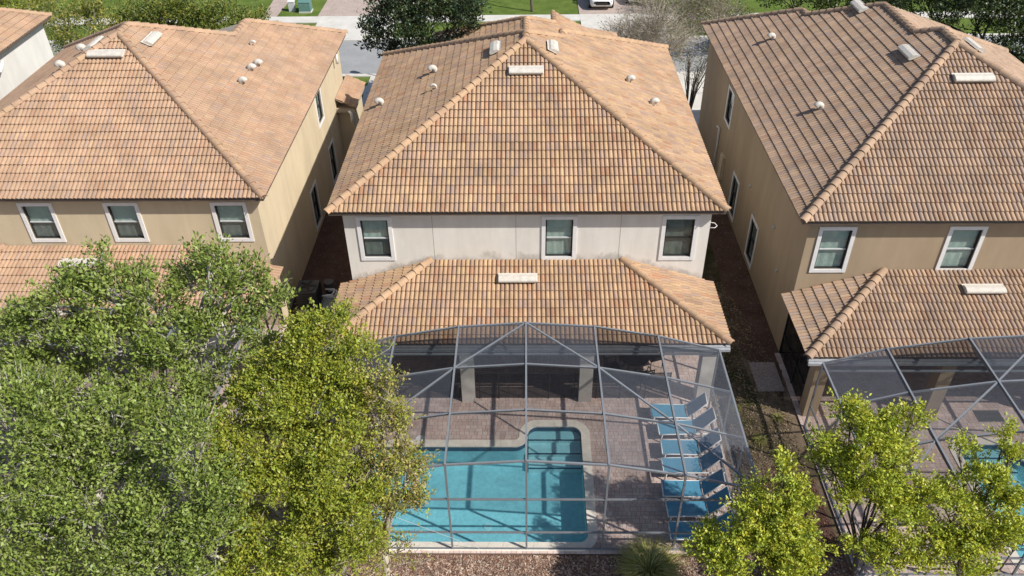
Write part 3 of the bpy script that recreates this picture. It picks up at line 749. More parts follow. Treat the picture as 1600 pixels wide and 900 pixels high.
# lower front roof of the cream house
def front_wing():
    rf = Roof('mixed'); zr, ze, yf, y0 = 6.0, 3.40, 17.9, 13.2; hw = (zr-ze)/SL
    d = MB(); d.add([(-hw, y0, ze), (-hw, yf+hw, ze), (0, yf, zr), (0, y0, zr)], [(3, 2, 1, 0)]); d.add([(hw, y0, ze), (hw, yf+hw, ze), (0, yf, zr), (0, y0, zr)], [(0, 1, 2, 3)])
    d.add([(-hw, yf+hw, ze), (0, yf, zr), (hw, yf+hw, ze)], [(0, 1, 2)])
    o = d.obj('front_roof', 'soffit', HC)
    pc = [[(y0, 0), (y0, hw), (yf, hw), (yf+hw, 0)]]
    rf.face((hw, 0, ze), (0, 1, 0), (-CP, 0, SP), [[(y, t/CP) for y, t in p] for p in pc])
    # gable arm on the right of it
    ta = hw-1.45; y1, y2 = yf+1.45, 21.1
    rf.face((hw, 0, ze), (0, 1, 0), (-CP, 0, SP), [[(yf+hw, 0), (y1, ta/CP), (y2, ta/CP), (y2, 0)] if False else [(y1, ta/CP), (y2, ta/CP), (y2, (yf+hw-y2)/CP)]])
    L = yf+hw; rf.face((-hw, L, ze), (0, -1, 0), (CP, 0, SP), [[(L-y, t/CP) for y, t in p] for p in pc])
    rf.cap_line((0, y0, zr), (0, yf, zr), 0.05); rf.cap_line((-hw, yf+hw, ze), (0, yf, zr)); rf.cap_line((1.45, y1, zr-SL*1.45), (0, yf, zr))
    rf.cap_line((1.45, y1, zr-SL*1.45), (1.45, y2, zr-SL*1.45), 0.05)
    rf.emit(o, o, (0, 0, 0), 0)
    MB().box(-hw+0.35, hw-0.35, y0, yf+hw-0.4, 0, ze-0.02).obj('front_wall', 'stucco_cream', HC)
front_wing()
# small tiled entry roof on the side of the tan house
def entry():
    rf = Roof('pinkish'); ze = 3.0; x0, x1, y0, y1 = 6.13, 7.05, 13.1, 16.1
    rf.face((x1, 0, ze), (0, 1, 0), (-CP, 0, SP), [[(y0, 0), (y1, 0), (y1, 0.92/CP), (y0, 0.92/CP)]])
    d = MB(); d.add([(x1, y0, ze), (x1, y1, ze), (x0, y1, ze+SL*0.92), (x0, y0, ze+SL*0.92)], [(0, 1, 2, 3)]); d.box(x0, x1-0.02, y0, y1, ze-0.2, ze-0.02)
    o = d.obj('entry_roof', 'soffit', HL); rf.emit(o, o, (-15.36, 0.95, 0), 0)
    MB().box(x0, x1-0.2, y0+0.3, y1-0.2, 0, ze-0.2).obj('entry_wall', 'stucco_tan', HL)
entry()
for P, nm in (((6.32, 13.9, 5.0), 'side_lamp'), ((6.95, 12.6, 2.6), 'side_lamp')):
    MB().tube([(P[0], P[1], P[2]-0.05), (P[0], P[1]+0.02, P[2]+0.35), (P[0]-0.1, P[1]+0.06, P[2]+0.5)], 0.07, 8).obj('downspout', 'white_frame', HL, True)
MB().tube([(6.33, 17.4-5.7-3.2, 4.9), (6.33, 17.9-5.7-3.2, 5.25)], 0.08, 8).obj('downspout', 'white_frame', HF, True)
# pale meter box and white service pipe on the shaded wall, small round vents
for y, z, r in ((7.1, 3.0, 0.06), (3.4, 3.4, 0.07), (2.2, 2.3, 0.06)): MB().tube([(-6.12, y, z), (-6.21, y, z-0.02)], r, 8).obj('wall_vent', 'vent_white', HR)
MB().box(-6.24, -6.12, 11.6, 12.1, 0.7, 1.9).obj('meter_box', 'stucco_tan', HR)
MB().tube([(-6.18, 13.2, 0.3), (-6.18, 13.2, 2.6), (-6.3, 13.25, 2.7)], 0.05, 8).obj('service_pipe', 'white_frame', HR, True)
MB().tube([(6.12, 0.55, 5.0), (6.3, 0.5, 5.0), (6.38, 0.42, 4.94), (6.3, 0.36, 4.9), (6.14, 0.36, 4.9)], 0.012, 6).obj('hose_hook', 'white_frame', HC, True)

# ------------------------------------------------------------ pool enclosures
def cage(label, xs, zs, ys, faded=(), hazy=(), base=0.0, front=True, cable=False, skip_rows=()):
    C = thing('pool_enclosure', label, 'pool cage', ((xs[0]+xs[-1])/2, ys[0], 0))
    ox, oy = C.location[0], C.location[1]
    L = lambda x, y, z: (x-ox, y-oy, z)
    nx = len(xs); w = 0.052
    for i in range(nx):      # beams that run away from the house, and the posts under their front end
        hgt = 0.12 if 0 < i < nx-1 else 0.08
        MB().bar(L(xs[i], ys[0], zs[i]), L(xs[i], ys[-1]-0.03, zs[i]), w, hgt).obj('roof_beam', 'cage_alu', C)
        if front: MB().bar(L(xs[i], ys[-1], base), L(xs[i], ys[-1], zs[i]-0.02), w, 0.055, (0, 1, 0)).obj('post', 'cage_alu', C)
    for r, y in enumerate(ys):
        for i in range(nx-1):
            MB().bar(L(xs[i]+0.02, y, zs[i]+0.004), L(xs[i+1]-0.02, y, zs[i+1]+0.004), 0.05, 0.055).obj('purlin', 'cage_alu', C)
    for s, i in ((-1, 0), (1, nx-1)):
        for y in ys[:-1]: MB().bar(L(xs[i], y, base), L(xs[i], y, zs[i]-0.03), 0.05, 0.05, (0, 1, 0)).obj('post', 'cage_alu', C)
        MB().bar(L(xs[i], ys[0], 0.95), L(xs[i], ys[-1], 0.95), 0.045, 0.045).obj('side_rail', 'cage_alu', C)
        MB().bar(L(xs[i], ys[0], 0.03), L(xs[i], ys[-1], 0.03), 0.05, 0.05).obj('side_rail', 'cage_alu', C)
        for k in range(len(ys)-1):
            MB().add([L(xs[i], ys[k], 0.03), L(xs[i], ys[k+1], 0.03), L(xs[i], ys[k+1], zs[i]), L(xs[i], ys[k], zs[i])], [(0, 1, 2, 3)]).obj('screen_panel', 'screen_wall', C)
    mid = nx//2
    for s in (-1, 1):        # stepped diagonals from the crown to the front corners
        for k in range(min(3, mid, len(ys)-1)):
            i, j = mid+s*k, mid+s*(k+1)
            MB().bar(L(xs[i]+s*0.03, ys[k]-0.03, zs[i]+0.01), L(xs[j]-s*0.03, ys[k+1]+0.03, zs[j]+0.01), 0.05, 0.05).obj('diagonal_brace', 'cage_alu', C)
    for k in range(len(ys)-1):
        for i in range(nx-1):
            mt = 'screen_hazy' if (i, k) in hazy else 'screen_faded' if (i, k) in faded else 'screen_clear'
            MB().add([L(xs[i], ys[k], zs[i]+0.03), L(xs[i], ys[k+1], zs[i]+0.03), L(xs[i+1], ys[k+1], zs[i+1]+0.03), L(xs[i+1], ys[k], zs[i+1]+0.03)], [(0, 1, 2, 3)]).obj('screen_panel', mt, C)
    # screened gable between the lanai gutter and the arch
    for i in range(nx-1):
        zb = min(2.45, zs[i]-0.05)
        MB().add([L(xs[i], ys[0]+0.02, zb), L(xs[i+1], ys[0]+0.02, zb), L(xs[i+1], ys[0]+0.02, zs[i+1]), L(xs[i], ys[0]+0.02, zs[i])], [(0, 1, 2, 3)]).obj('screen_panel', 'screen_clear', C)
    MB().bar(L(xs[0], ys[0]+0.01, 2.44), L(xs[-1], ys[0]+0.01, 2.44), 0.05, 0.06).obj('header', 'cage_alu', C)
    if front:
        for z in (0.03, 0.78, 2.20):
            for i in range(nx-1): MB().bar(L(xs[i]+0.025, ys[-1], z), L(xs[i+1]-0.025, ys[-1], z), 0.045, 0.05).obj('front_rail', 'cage_alu', C)
        for i in range(nx-1):
            MB().add([L(xs[i], ys[-1]-0.01, 0.03), L(xs[i+1], ys[-1]-0.01, 0.03), L(xs[i+1], ys[-1]-0.01, zs[i+1]), L(xs[i], ys[-1]-0.01, zs[i])], [(0, 1, 2, 3)]).obj('screen_panel', 'screen_wall', C)
    if cable:
        MB().tube([L(-6.0, ys[-1]-0.04, 3.0), L(-1.35, ys[-1]-0.04, 0.1)], 0.006, 6).obj('brace_cable', 'gutter_grey', C)
    return C
YS = [-3.20, -5.08, -6.92, -8.73]
ZC = [2.60, 3.18, 3.57, 3.72]; ZC = ZC + ZC[-2::-1]
cage('screened pool cage with grey frame over the pool of the cream house', [-6.1, -4.12, -2.11, -0.02, 2.10, 4.10, 6.09], ZC, YS,
     faded={(3, 0), (2, 0), (4, 1), (1, 1), (5, 0), (5, 1), (5, 2), (0, 0), (4, 2)}, hazy={(5, 1), (5, 2), (0, 0)}, cable=True)
ZR = [2.76, 3.34, 3.75, 3.88]; ZR = ZR + ZR[-2::-1]
cage('screened pool cage behind the brown house at the right', [9.08, 10.87, 13.2, 15.35, 17.5, 19.8, 21.5], ZR, [-4.0, -5.85, -7.67, -9.5],
     faded={(0, 0), (0, 1), (2, 0), (3, 0), (1, 1), (2, 1)}, hazy={(0, 0)})
cage('screened pool cage behind the tan house, hidden under the oaks', [-21.4, -19.5, -17.45, -15.4, -13.3, -11.3, -9.3], ZC, [-2.3, -4.13, -5.97, -7.8], faded={(5, 0), (4, 1)})

# ------------------------------------------------------------ sun loungers
def lounger():
    T = thing('sun_lounger', '', 'lounger')
    w = 0.30; r = 0.022
    for s in (-1, 1):
        MB().tube([(0.02, s*w, 0.31), (0.0, s*w, 0.335), (0.3, s*w, 0.345), (1.85, s*w, 0.345)], r, 6).obj('side_rail', 'white_frame', T, True)
        for x, x2 in ((0.10, 0.04), (1.45, 1.52)): MB().tube([(x, s*w, 0.34), (x2, s*(w+0.01), 0.0)], r, 6).obj('leg', 'white_frame', T, True)
        MB().tube([(1.16, s*(w-0.035), 0.36), (1.45, s*(w-0.035), 0.66), (1.72, s*(w-0.035), 0.98)], r*0.9, 6).obj('backrest_rail', 'white_frame', T, True)
        MB().tube([(1.52, s*(w-0.05), 0.74), (1.66, s*(w-0.05), 0.345)], r*0.7, 6).obj('backrest_prop', 'white_frame', T, True)
    MB().tube([(0.0, -w, 0.335), (0.0, w, 0.335)], r, 6).obj('foot_rail', 'white_frame', T, True)
    MB().tube([(1.72, -w+0.035, 0.98), (1.72, w-0.035, 0.98)], r*0.9, 6).obj('head_rail', 'white_frame', T, True)
    MB().tube([(1.52, -w, 0.12), (1.52, w, 0.12)], r*0.8, 6).obj('stretcher', 'white_frame', T, True)
    def sling(name, prof, ww):
        m = MB(); n = len(prof); K = 6
        for dz in (0.0, -0.008):
            V = []
            for x, z in prof:
                for k in range(K+1):
                    y = -ww+2*ww*k/K; sag = 0.018*(1-(y/ww)**2); V.append((x, y, z-sag+dz))
            m.add(V, [(i*(K+1)+k, (i+1)*(K+1)+k, (i+1)*(K+1)+k+1, i*(K+1)+k+1) if dz == 0 else (i*(K+1)+k, i*(K+1)+k+1, (i+1)*(K+1)+k+1, (i+1)*(K+1)+k) for i in range(n-1) for k in range(K)])
        m.obj(name, 'sling_blue', T, True)
    sling('seat_sling', [(0.02, 0.352), (0.4, 0.358), (0.8, 0.358), (1.16, 0.362)], w-0.005)
    sling('backrest_sling', [(1.18, 0.375), (1.32, 0.53), (1.46, 0.68), (1.60, 0.85), (1.71, 0.985)], w-0.04)
    return T
L0 = lounger()
LY = [-3.63, -4.40, -5.21, -5.96, -6.83, -7.56, -8.33]; LX = [4.08, 4.22, 4.22, 4.15, 4.03, 4.06, 4.03]
LL = ['first blue lounger of the row, nearest the patio columns', 'second blue lounger of the row from the house', 'third blue lounger of the row from the house',
      'middle blue lounger of the row of seven', 'fifth blue lounger from the house, under the cage front beam', 'sixth blue lounger from the house, dappled by tree shade',
      'last blue lounger of the row, at the cage front beside the tree']
for i in range(7):
    o = L0 if i == 0 else copy_tree(L0)
    o.location = (LX[i], LY[i], 0); o.rotation_euler = (0, 0, math.radians([-2, 1.5, -1, 0.5, -1.5, 1, -0.5][i]))
    o['label'] = LL[i]; o['group'] = 'blue loungers in a row on the pool deck'

# ------------------------------------------------------------ things on the lanai and by the houses
T = thing('patio_table', 'dark round patio table under the lanai edge by the right column', 'table', (3.75, -1.35, 0))
MB().tube([(0, 0, 0.70), (0, 0, 0.735)], 0.55, 24).obj('table_top', 'dark_metal', T)
for k in range(4):
    a = math.pi/4+k*math.pi/2
    MB().tube([(0.40*math.cos(a), 0.40*math.sin(a), 0), (0.26*math.cos(a), 0.26*math.sin(a), 0.4), (0.36*math.cos(a), 0.36*math.sin(a), 0.70)], 0.02, 6).obj('leg', 'dark_metal', T)
def chair():
    c = thing('patio_chair', '', 'chair')
    MB().box(-0.24, 0.24, -0.24, 0.24, 0.42, 0.45).obj('seat', 'dark_metal', c)
    for x in (-0.22, 0.22):
        for y in (-0.22, 0.22): MB().tube([(x, y, 0.42), (x*1.05, y*1.08, 0)], 0.016, 6).obj('leg', 'dark_metal', c)
        MB().tube([(x, 0.22, 0.44), (x, 0.30, 0.95)], 0.016, 6).obj('back_post', 'dark_metal', c)
        MB().tube([(x*1.1, 0.25, 0.66), (x*1.15, -0.2, 0.66), (x*1.1, -0.22, 0.44)], 0.016, 6).obj('armrest', 'dark_metal', c)
    for z in (0.93, 0.80, 0.67, 0.56): MB().bar((-0.22, 0.235+(z-0.44)*0.15, z), (0.22, 0.235+(z-0.44)*0.15, z), 0.02, 0.05).obj('back_slat', 'dark_metal', c)
    return c
c0 = chair()
for k, (a, lb) in enumerate(((20, 'dark patio chair on the sunny side of the round table'), (110, 'dark patio chair between the round table and the glass doors'), (200, 'dark patio chair in the shade left of the round table'), (290, 'dark patio chair on the pool side of the round table'))):
    o = c0 if k == 0 else copy_tree(c0)
    o.location = (3.75+0.80*math.cos(math.radians(a)), -1.35+0.80*math.sin(math.radians(a)), 0); o.rotation_euler = (0, 0, math.radians(a-90))
    o['label'] = lb; o['group'] = 'dark patio chairs round the lanai table'
F = thing('pool_safety_fence', 'low black mesh safety fence between the patio columns', 'fence', (0, -2.72, 0))
px_ = [-5.5, -4.6, -3.65, -2.35, -1.60, -0.95, -0.10, 0.75, 1.60, 2.35, 3.15, 4.0, 4.8]
for i, x in enumerate(px_):
    MB().tube([(x, 0, 0), (x, 0, 1.2)], 0.018, 6).obj('post', 'dark_metal', F)
    if i+1 < len(px_):
        MB().add([(x, 0, 0.03), (px_[i+1], 0, 0.03), (px_[i+1], 0, 1.16), (x, 0, 1.16)], [(0, 1, 2, 3)]).obj('mesh_panel', 'fence_mesh', F)
        MB().bar((x, 0, 1.17), (px_[i+1], 0, 1.17), 0.02, 0.03).obj('top_hem', 'bronze', F)
lid = MB().tube([(0, 0, 0), (0, 0, 0.02)], 0.17, 20).obj('skimmer_lid', 'white_frame'); p = at(657, 687, z=0); lid.location = (p[0], p[1], 0.003)
tag(lid, 'round white skimmer lid in the deck beside the pool coping', 'lid')
mt = MB(); mt.box(-0.42, 0.42, -0.26, 0.26, 0, 0.012); mt.obj_ = None
dm = mt.obj('door_mat', 'mat_grey'); dm.location = (15.25, -3.55, 0.004); tag(dm, 'grey ribbed mat on the paved deck behind the brown house', 'mat')
for k in range(9): MB().box(-0.40, 0.40, -0.235+k*0.055, -0.21+k*0.055, 0.0125, 0.020).obj('rib', 'dark_metal', dm)
# air conditioner
A = thing('air_conditioner', 'dark square air conditioner in the alley beside the tan house', 'air conditioner', (-8.5, 2.5, -0.03))
MB().box(-0.45, 0.45, -0.45, 0.45, 0, 0.06).obj('pad', 'concrete', A)
b = MB(); b.box(-0.40, 0.40, -0.40, 0.40, 0.06, 0.92); b.obj('cabinet', 'ac_dark', A)
for k in range(9):
    z = 0.14+k*0.085
    fr = MB(); fr.box(-0.415, 0.415, -0.415, -0.401, z, z+0.03); fr.box(-0.415, 0.415, 0.401, 0.415, z, z+0.03); fr.box(-0.415, -0.401, -0.40, 0.40, z, z+0.03); fr.box(0.401, 0.415, -0.40, 0.40, z, z+0.03)
    fr.obj('louvre', 'dark_metal', A)
MB().tube([(0, 0, 0.92), (0, 0, 0.95)], 0.36, 24).obj('fan_ring', 'ac_dark', A)
for k in range(5):
    a = k*2*math.pi/5; MB().bar((0.04*math.cos(a), 0.04*math.sin(a), 0.965), (0.33*math.cos(a), 0.33*math.sin(a), 0.955), 0.11, 0.01).obj('fan_blade', 'dark_metal', A)
P = thing('pool_pump_pipes', 'white plastic pipe loops against the cream house lanai', 'pipes', (-7.72, 2.30, -0.03))
for dz, dy in ((0.55, 0.0), (0.28, 0.28), (0.05, 0.5)):
    MB().tube([(-0.22, dy, 0.05+dz), (0.18, dy, 0.10+dz), (0.22, dy+0.1, 0.12+dz), (0.22, dy+0.32, 0.12+dz), (-0.15, dy+0.36, 0.1+dz)], 0.035, 7).obj('pipe', 'white_frame', P, True)
MB().box(-0.3, 0.3, -0.1, 1.0, 0, 0.08).obj('pad', 'concrete', P)
MB().tube([(-0.1, 0.8, 0.08), (-0.1, 0.8, 0.7)], 0.2, 12).obj('filter_tank', 'ac_dark', P)

# ------------------------------------------------------------ street furniture and cars
U = thing('transformer_box', 'green metal transformer box on the lawn across the street', 'utility box', (-16.3, 37.75, -0.04))
MB().box(-0.45, 0.45, -0.40, 0.40, 0, 0.10).obj('pad', 'concrete', U)
b = MB(); b.add([(-0.42, -0.36, 0.1), (0.42, -0.36, 0.1), (0.42, 0.36, 0.1), (-0.42, 0.36, 0.1), (-0.42, -0.36, 0.75), (0.42, -0.36, 0.75), (0.42, 0.36, 0.95), (-0.42, 0.36, 0.95)], [(0, 3, 2, 1), (4, 5, 6, 7), (0, 1, 5, 4), (1, 2, 6, 5), (2, 3, 7, 6), (3, 0, 4, 7)]); b.obj('cabinet', 'utility_green', U)
MB().add([(-0.45, -0.39, 0.765), (0.45, -0.39, 0.765), (0.45, 0.39, 0.975), (-0.45, 0.39, 0.975)], [(0, 1, 2, 3)]).obj('lid', 'utility_green', U)
U2 = thing('telecom_pedestal', 'small white utility pedestal beside the green transformer box', 'utility box', (-17.35, 37.9, -0.04))
b = MB(); b.box(-0.22, 0.22, -0.17, 0.17, 0, 0.7); b.obj('cabinet', 'utility_grey', U2); MB().box(-0.25, 0.25, -0.20, 0.20, 0.7, 0.76).obj('cap', 'white_frame', U2)
SLm = thing('street_lamp', 'street lamp by the kerb whose shadow lies on the driveway', 'street lamp', (-7.1, 24.3, -0.05))
MB().tube([(0, 0, 0), (0, 0, 0.6), (0, 0, 3.7)], [0.09, 0.06, 0.045], 10).obj('pole', 'dark_metal', SLm, True)
MB().tube([(0, 0, 3.7), (0, 0, 3.8), (0, 0, 4.15), (0, 0, 4.3)], [0.07, 0.16, 0.22, 0.05], 10).obj('lantern', 'dark_metal', SLm, True)

def car(name, label, loc, rz, paint='car_white'):
    T = thing(name, label, 'car', loc, rz, 'white cars across the street')
    # body: cross-sections along x (front at -2.2)
    secs = [(-2.20, 0.62, 0.42, 0.70), (-2.10, 0.78, 0.30, 0.80), (-1.6, 0.86, 0.24, 0.90), (-0.9, 0.90, 0.22, 0.98), (0.0, 0.91, 0.22, 1.00), (1.0, 0.91, 0.22, 1.00), (1.7, 0.89, 0.24, 1.00), (2.1, 0.82, 0.32, 0.94), (2.22, 0.70, 0.42, 0.84)]
    m = MB(); V = []
    for x, w, z0, z1 in secs: V += [(x, -w*0.92, z0), (x, -w, z0+0.15), (x, -w, z1-0.14), (x, -w*0.86, z1), (x, w*0.86, z1), (x, w, z1-0.14), (x, w, z0+0.15), (x, w*0.92, z0)]
    n = 8; Fs = [(i*n+k, i*n+(k+1) % n, (i+1)*n+(k+1) % n, (i+1)*n+k) for i in range(len(secs)-1) for k in range(n)]
    m.add(V, Fs+[tuple(range(n)), tuple(reversed(range((len(secs)-1)*n, len(secs)*n)))]); m.obj('body', paint, T, True)
    cab = [(-1.05, 0.74, 0.98), (-0.35, 0.66, 1.42), (0.2, 0.66, 1.47), (1.0, 0.65, 1.44), (1.75, 0.72, 1.0)]
    m = MB(); V = []
    for x, w, z in cab: V += [(x, -0.78, 0.95), (x, -w, z), (x, w, z), (x, 0.78, 0.95)]
    m.add(V, [(i*4+k, i*4+k+1, (i+1)*4+k+1, (i+1)*4+k) for i in range(4) for k in range(3)]); cb = m.obj('cabin', 'glass_dark', T)
    rfm = MB()
    rfm.add([(-0.38, -0.64, 1.43), (0.2, -0.64, 1.485), (1.02, -0.63, 1.455), (1.02, 0.63, 1.455), (0.2, 0.64, 1.485), (-0.38, 0.64, 1.43)], [(0, 1, 4, 5), (1, 2, 3, 4)]); rfm.obj('roof_panel', paint, T)
    for x0, z0, x1, z1 in ((-1.05, 0.99, -0.36, 1.43), (0.3, 0.98, 0.3, 1.47), (1.75, 1.0, 1.0, 1.45)):
        for s in (-1, 1): MB().bar((x0, s*0.775, z0), (x1, s*0.66, z1), 0.05, 0.05).obj('pillar', paint, T)
    for x in (-1.38, 1.38):
        for s in (-1, 1):
            wl_ = MB().tube([(x, s*0.70, 0.32), (x, s*0.915, 0.32)], 0.32, 18).obj('wheel', 'rubber', T); MB().tube([(x, s*0.90, 0.32), (x, s*0.925, 0.32)], 0.2, 12).obj('rim', 'chrome', wl_)
    for s in (-1, 1):
        MB().box(-2.17, -2.02, s*0.58-0.14, s*0.58+0.14, 0.60, 0.72).obj('headlight', 'chrome', T); MB().box(2.10, 2.225, s*0.60-0.12, s*0.60+0.12, 0.68, 0.82).obj('tail_light', 'red_lens', T)
        MB().box(-0.75, -0.6, s*0.98-0.09, s*0.98+0.09, 0.98, 1.10).obj('mirror', paint, T)
    MB().box(-2.215, -2.12, -0.42, 0.42, 0.46, 0.60).obj('grille', 'dark_metal', T)
    return T
car('parked_car', 'white car at the top edge, in the driveway across the street', (5.55, 39.4, 0.0), math.radians(90))
car('parked_car', 'white car half hidden behind the bare trees at the top edge', (8.4, 40.4, 0.0), math.radians(90))

# ------------------------------------------------------------ trees
class Leaves:
    def __init__(s): s.P = []; s.C = []
    def build(s, name, mat, parent):
        P = np.concatenate(s.P); C = np.concatenate(s.C); n = len(P)
        me = bpy.data.meshes.new(name); me.vertices.add(n*4); me.vertices.foreach_set('co', P.reshape(-1).astype(np.float32))
        me.loops.add(n*4); me.loops.foreach_set('vertex_index', np.arange(n*4, dtype=np.int32))
        me.polygons.add(n); me.polygons.foreach_set('loop_start', np.arange(0, n*4, 4, dtype=np.int32))
        a = me.attributes.new('Col', 'FLOAT_COLOR', 'FACE'); a.data.foreach_set('color', np.concatenate([C, np.ones((n, 1))], 1).reshape(-1).astype(np.float32))
        me.update(calc_edges=True); return link(name, me, mat, parent)
    def scatter(s, pts, dirs, size, cols, colw, up=0.5, aspect=0.5):
        """one folded-diamond leaf per point; dirs = rough growth direction"""
        n = len(pts)
        d = dirs + rng.normal(0, 0.75, (n, 3)); d /= np.linalg.norm(d, axis=1, keepdims=True)+1e-9
        nn = rng.normal(0, 0.7, (n, 3)) + np.array([0, 0, up]); nn -= d*(nn*d).sum(1, keepdims=True); nn /= np.linalg.norm(nn, axis=1, keepdims=True)+1e-9
        sd_ = np.cross(d, nn); L = (size*rng.uniform(0.6, 1.3, n))[:, None]
        a = pts; b = pts+d*L*0.5+sd_*L*aspect*0.5-nn*L*0.06; c = pts+d*L; e = pts+d*L*0.5-sd_*L*aspect*0.5-nn*L*0.06
        s.P.append(np.stack([a, b, c, e], 1))
        s.C.append(cols)
def leaf_cols(n, pal, jitter=0.22, bias=None):
    pal = np.array(pal); k = rng.integers(0, len(pal), n) if bias is None else bias
    return pal[k]*rng.uniform(1-jitter, 1+jitter, (n, 1))
def tree(name, label, base, clumps, leafn, size, pal, trunk_r, fork, bark='bark_grey', leafmat='leaf', group=None, spray=26, cat='tree', bare=0.0, spread=0.24, boughs=8, bough_r=0.24, up=1.1, twig=0.12, shoot=0.45):
    """clumps: (x, y, z, rx, ry, rz, weight) in world space"""
    global rng
    sd0 = sum(ord(q)*(k+1) for k, q in enumerate(label)); random.seed(sd0); rng = np.random.default_rng(sd0)
    bx_, by_, bz_ = base
    T = thing(name, label, cat, base, 0, group); W = MB(); TWg = MB(); lv = Leaves()
    B = Vector((0, 0, 0)); Fk = Vector(fork)-Vector(base)
    mid = B.lerp(Fk, 0.5)+Vector((random.uniform(-.12, .12), random.uniform(-.12, .12), 0))
    W.tube([B-Vector((0, 0, 0.15)), B+Vector((0, 0, 0.15)), mid, Fk], [trunk_r*1.5, trunk_r*1.1, trunk_r*0.92, trunk_r*0.8], 10)
    tot = sum(c[6] for c in clumps)
    for (x, y, z, rx, ry, rz, wt) in clumps:
        c = Vector((x-bx_, y-by_, z-bz_)); start = Fk if random.random() < 0.75 else mid.lerp(Fk, 0.6)
        r0 = trunk_r*random.uniform(0.38, 0.55)
        m1 = start.lerp(c, 0.45)+Vector((random.uniform(-.25, .25), random.uniform(-.25, .25), random.uniform(-0.1, .35)))
        low = c-Vector((0, 0, rz*0.35))
        W.tube([start, start.lerp(m1, 0.5)+Vector((0, 0, 0.05)), m1, low], [r0, r0*0.85, r0*0.68, r0*0.45], 7)
        ns = max(4, int(leafn*wt/tot/spray))
        rm = (rx+ry+rz)/3; nb = max(4, int(round(boughs*(0.6+0.5*rm)))); ends = []
        for k in range(nb):     # boughs inside the clump, mostly towards its upper side
            v = Vector(rng.normal(0, 1, 3)); v.normalize(); v.z = abs(v.z)*0.9-0.25 if random.random() < 0.8 else v.z
            e = c+Vector((v.x*rx, v.y*ry, v.z*rz))*random.uniform(0.6, 1.0)
            q = low.lerp(e, 0.5)+Vector(rng.normal(0, 0.12, 3))
            W.tube([low.lerp(m1, random.uniform(0, 0.35)), q, e], [r0*0.36, r0*0.2, 0.006], 5); ends.append((low, q, e, random.uniform(0.7, 1.25)))
        P, D, K = [], [], []
        for k in range(ns):     # leafy sprays gathered round the end of each bough
            lo, q, e, bs = ends[k % nb]
            if random.random() < 0.14: p = q.lerp(e, random.uniform(0.0, 0.9))
            else:
                g_ = Vector(rng.normal(0, 1, 3)); g_.z *= 0.62
                p = e+g_*(bough_r*rm*bs)
            od = (p-e)*(1/max(0.05, rm))*1.2+(p-c)*(0.5/max(0.05, rm))+Vector((0, 0, shoot)); od = od.normalized() if od.length > 0 else Vector((0, 0, 1))
            L = random.uniform(0.7, 1.4)*spread*2.0
            if random.random() < twig: TWg.tube([p-od*0.25, p+od*L*0.4+Vector(rng.normal(0, 0.04, 3)), p+od*L*1.0], [0.012, 0.008, 0.003], 4)
            if random.random() < bare: continue
            n = int(spray*random.uniform(0.6, 1.4)); tt = rng.random(n)[:, None]
            pp = np.array(p)+np.array(od)*tt*L+rng.normal(0, spread*0.42, (n, 3))*(1.15-0.6*tt)
            P.append(pp); D.append(np.tile(np.array(od)*0.9, (n, 1))); K.append(np.full(n, random.randrange(len(pal))))
        if P:
            P = np.concatenate(P); D = np.concatenate(D); K = np.concatenate(K)
            mixk = np.where(rng.random(len(K)) < 0.45, rng.integers(0, len(pal), len(K)), K)
            lv.scatter(P, D, size, leaf_cols(len(P), pal, bias=mixk), None, up)
    W.obj('trunk', bark, T, True)
    if TWg.v: stuff(TWg.obj('twigs', bark, T))
    if lv.P: lv.build('crown', leafmat, T)
    return T
def cl(u, v, y, r, w=1.0, fy=1.0, fz=0.85):
    p = at(u, v, y=y); return (p[0], p[1], p[2], r, r*fy, r*fz, w*r*r)
OAK = [(0.185, 0.25, 0.05), (0.24, 0.305, 0.062), (0.125, 0.18, 0.038), (0.25, 0.33, 0.068), (0.29, 0.34, 0.10)]
ELM = [(0.275, 0.33, 0.038), (0.34, 0.37, 0.046), (0.20, 0.26, 0.036), (0.375, 0.365, 0.05), (0.235, 0.285, 0.042)]
LIME = [(0.39, 0.455, 0.05), (0.46, 0.495, 0.055), (0.31, 0.385, 0.045), (0.49, 0.48, 0.06), (0.25, 0.32, 0.045)]
DRY = [(0.31, 0.31, 0.07), (0.38, 0.34, 0.08), (0.25, 0.28, 0.07), (0.42, 0.32, 0.12), (0.34, 0.29, 0.17)]

tree('oak_tree', 'large dark green oak with pale limbs in front of the tan house', (-9.6, -8.6, -0.05),
     [cl(110, 470, -7.6, 0.7), cl(185, 455, -7.5, 0.62), cl(250, 470, -7.4, 0.66), cl(330, 450, -7.2, 0.72), cl(40, 515, -7.8, 0.66), cl(115, 540, -8.1, 0.74), cl(195, 535, -8.2, 0.72), cl(285, 530, -8.0, 0.78), cl(365, 510, -7.7, 0.66), cl(415, 470, -7.2, 0.42),
      cl(50, 590, -8.5, 0.66), cl(240, 600, -8.7, 0.66), cl(330, 590, -8.4, 0.62), cl(335, 400, -6.9, 0.32), cl(5, 610, -8.7, 0.6), cl(385, 430, -6.9, 0.34), cl(160, 410, -7.2, 0.26), cl(400, 555, -8.2, 0.45), cl(140, 600, -8.6, 0.5)],
     36000, 0.112, OAK, 0.26, (-9.0, -8.2, 4.2), spray=16, bare=0.05, boughs=9, bough_r=0.17, up=1.2, twig=0.3, spread=0.22, shoot=0.7)
